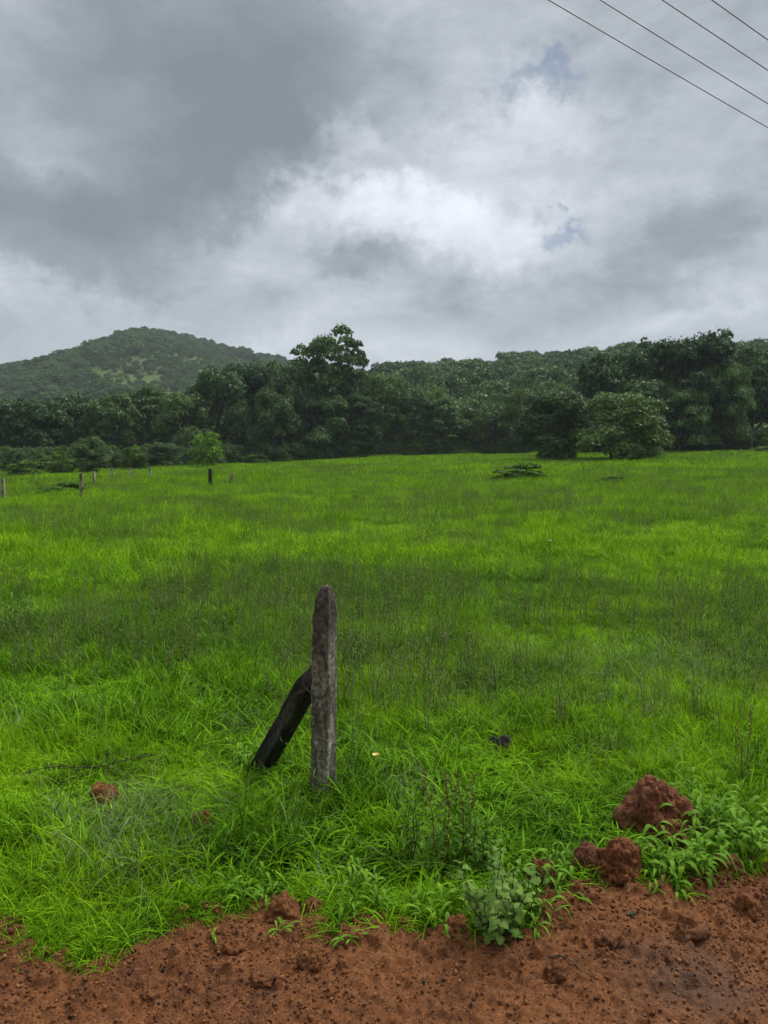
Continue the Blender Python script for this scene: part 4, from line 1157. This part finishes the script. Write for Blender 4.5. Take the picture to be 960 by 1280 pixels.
stem_plant('pale_weed', 885, 870, 60, 'small plant with pale leaves right of the head of the post', 'weed', None, 19, 4, 0.1, 0.04, 0.012, 'weed_leaf', 'brown_stem', 0.014, loc=ground_at(443, 858))
stem_plant('left_weed', 165, 1110, 58, 'small pale broad-leaved weed in the lush grass at the left', 'weed', None, 20, 3, 0.06, 0.05, 0.022, 'grey_leaf', 'brown_stem', 0.02)

def spray(name, px, py, label, seed, nsh, leafL, leafW, rad, H, group, cat='plant', loc=None, mat='broad_leaf'):
    """clump of arching shoots with broad grass-like leaves"""
    r = np.random.default_rng(seed); X, Y, z = loc or ground_at(px, py)
    root = empty(name, (X, Y, z), label, cat, group); gs, gl = Geo(), Geo()
    for s in range(nsh):
        a = r.random() * 6.28; q = rad * r.random() ** 0.5; b = np.array([q * math.cos(a), q * math.sin(a), -0.005])
        hd = a + r.normal(0, 0.7); D_ = np.array([math.cos(hd), math.sin(hd), 0]); hh = H * (0.5 + 0.7 * r.random())
        t = np.linspace(0, 1, 6); P = b + (t[:, None] * np.array([0, 0, hh])) + (0.35 * hh * t ** 1.5)[:, None] * D_
        gs.tube(P, 0.002 * (1 - 0.4 * t), 5)
        nl = r.integers(4, 7)
        for j in range(nl):
            tt = 0.25 + 0.75 * j / (nl - 1); p = np.array([np.interp(tt, t, P[:, c]) for c in range(3)])
            da = hd + (j % 2) * 3.14 + r.normal(0, 0.5)
            leaf_shape(gl, p, np.array([math.cos(da), math.sin(da), 0.1]), leafL * (0.6 + 0.6 * r.random()), leafW * (0.7 + 0.5 * r.random()), 0.65 + 0.3 * r.random(), 0.7 + 0.55 * r.random(), 7, False, r, r.normal(0, 0.25))
    link('shoots', gs.mesh('shoots', M['weed_leaf'], True), root); link('foliage', gl.mesh('foliage', M[mat]), root)
    return root
cg = 'leafy clumps along the road edge'
for (px, py, lab, sd, ns, L_, W_, rd, H) in [
    (848, 1092, 'broad-bladed leafy clump in front of the largest mound', 1, 30, 0.10, 0.016, 0.10, 0.13),
    (895, 1070, 'dense broad-bladed clump right of the largest mound', 2, 36, 0.10, 0.016, 0.13, 0.15),
    (940, 1062, 'broad-bladed clump at the right edge of the picture', 3, 26, 0.10, 0.016, 0.12, 0.13),
    (872, 1030, 'taller leafy clump leaning against the right side of the largest mound', 4, 22, 0.10, 0.014, 0.10, 0.17),
    (832, 1112, 'low spreading clump with leaf tips hanging over the dirt', 5, 12, 0.085, 0.014, 0.06, 0.07),
    (702, 1112, 'leafy clump between the reddish lump and the small brown lump', 6, 16, 0.095, 0.012, 0.07, 0.12),
    (668, 1155, 'thin-bladed clump at the right of the lobed-leaf plant', 7, 10, 0.09, 0.011, 0.06, 0.08),
    (450, 1140, 'leafy clump at the grass edge below the concrete post', 8, 16, 0.09, 0.012, 0.09, 0.10),
    (325, 1130, 'leafy clump at the grass edge above the rounded red clod', 9, 12, 0.08, 0.010, 0.09, 0.08),
    (545, 1150, 'leafy clump at the grass edge left of the lobed-leaf plant', 10, 16, 0.09, 0.011, 0.09, 0.09),
    (315, 960, 'dark leafy clump at the foot of the leaning strut', 11, 26, 0.09, 0.010, 0.11, 0.12)]:
    spray('leafy_clump', px, py, lab, sd, ns, L_, W_, rd, H, cg)
sg = 'small seedlings on the dirt'
for (px, py, lab, sd, ns, L_) in [(352, 1174, 'small drooping seedling with four leaves just off the grass edge', 31, 2, 0.07), (438, 1186, 'pale low seedling on the dirt right of the drooping one', 32, 2, 0.08),
                                  (570, 1190, 'tiny seedling left of the foot of the lobed-leaf plant', 33, 1, 0.06), (262, 1185, 'flat thin seedling on the dirt below the grass edge at left', 34, 1, 0.06),
                                  (722, 1138, 'small seedling on the dirt right of the thin-bladed clump', 35, 1, 0.07)]:
    spray('seedling', px, py, lab, sd, ns, L_, 0.008, 0.012, 0.03, sg, 'seedling', loc=(*ground_at(px, py)[:2], 0.02))

spray('weed_tuft', 8, 800, 'dense dark weed tuft cut by the left edge, halfway down the field', 51, 60, 0.22, 0.016, 0.28, 0.26, None, 'weed', mat='weed_leaf')
# low bushes out in the field
LOWB = make_crown('low_bush_leaves', 88, 'bush', mat_tree('low_bush_foliage', (0.050, 0.115, 0.008), (0.085, 0.180, 0.010), (0.12, 0.24, 0.014), 0.3), 14000, 0.024)[0]
for (px, py, w, h, lab) in [(650, 606, 66, 17, 'low spreading dark bush out in the field'), (768, 610, 40, 9, 'smaller flat bush in the field right of the spreading one'), (440, 634, 18, 8, 'tiny dark shrub in the open middle of the field'),
                       (72, 622, 60, 12, 'low dark bush between the nearest pale fence post and the left edge'), (925, 600, 50, 6, 'flat weedy bush in the field near the right edge')]:
    X, Y, z = ground_at(px, py); Y += 0.5
    o = link('low_bush', LOWB, None, (X, Y, z - 0.05)); o.scale = (w / F * Y / 0.9, w / F * Y / 0.9, h / F * Y * 1.45 + 0.08)
    tag(o, lab, 'bush', 'low bushes out in the field')
# pale flowers
def flower(px, py, z, r_, mat, lab, seed):
    X, Y, zz = ground_at(px, py + 10); g = Geo(); rr = np.random.default_rng(seed)
    root = empty('flower', (X, Y, zz), lab, 'flower')
    for j in range(5):
        a = j / 5 * 6.28; leaf_shape(g, np.array([0, 0, z]), np.array([math.cos(a), math.sin(a) * 0.9, 0.3]), r_, r_ * 0.9, 0.5, 0.2, 4)
    link('petals', g.mesh('petals', M[mat]), root)
    g = Geo(); g.tube(np.array([[0, 0, -0.01], [0.004, 0, z / 2], [0, 0, z]]), 0.0015, 4); link('stem', g.mesh('stem', M['weed_leaf']), root)
flower(470, 962, 0.10, 0.026, 'yellow', 'pale yellow flower in the grass right of the concrete post', 1)
flower(687, 708, 0.40, 0.03, 'white', 'tiny whitish flower far out in the bright grass', 2)

# a dead twig on the dirt
X, Y, z = ground_at(712, 1212); g = Geo()
tt = np.linspace(0, 1, 9)[:, None]; P = np.array([[X - 0.06, Y + 0.03, 0]]) * (1 - tt) + np.array([[X + 0.05, Y - 0.03, 0]]) * tt
P[:, 2] = road_z(P[:, 0], P[:, 1]) + 0.006; P[:, 1] += 0.008 * np.sin(tt[:, 0] * 5)
g.tube(P, 0.0022, 5)
tag(link('twig', g.mesh('twig', M['brown_stem'], True)), 'thin dead twig lying on the dirt below the lobed-leaf plant', 'twig')
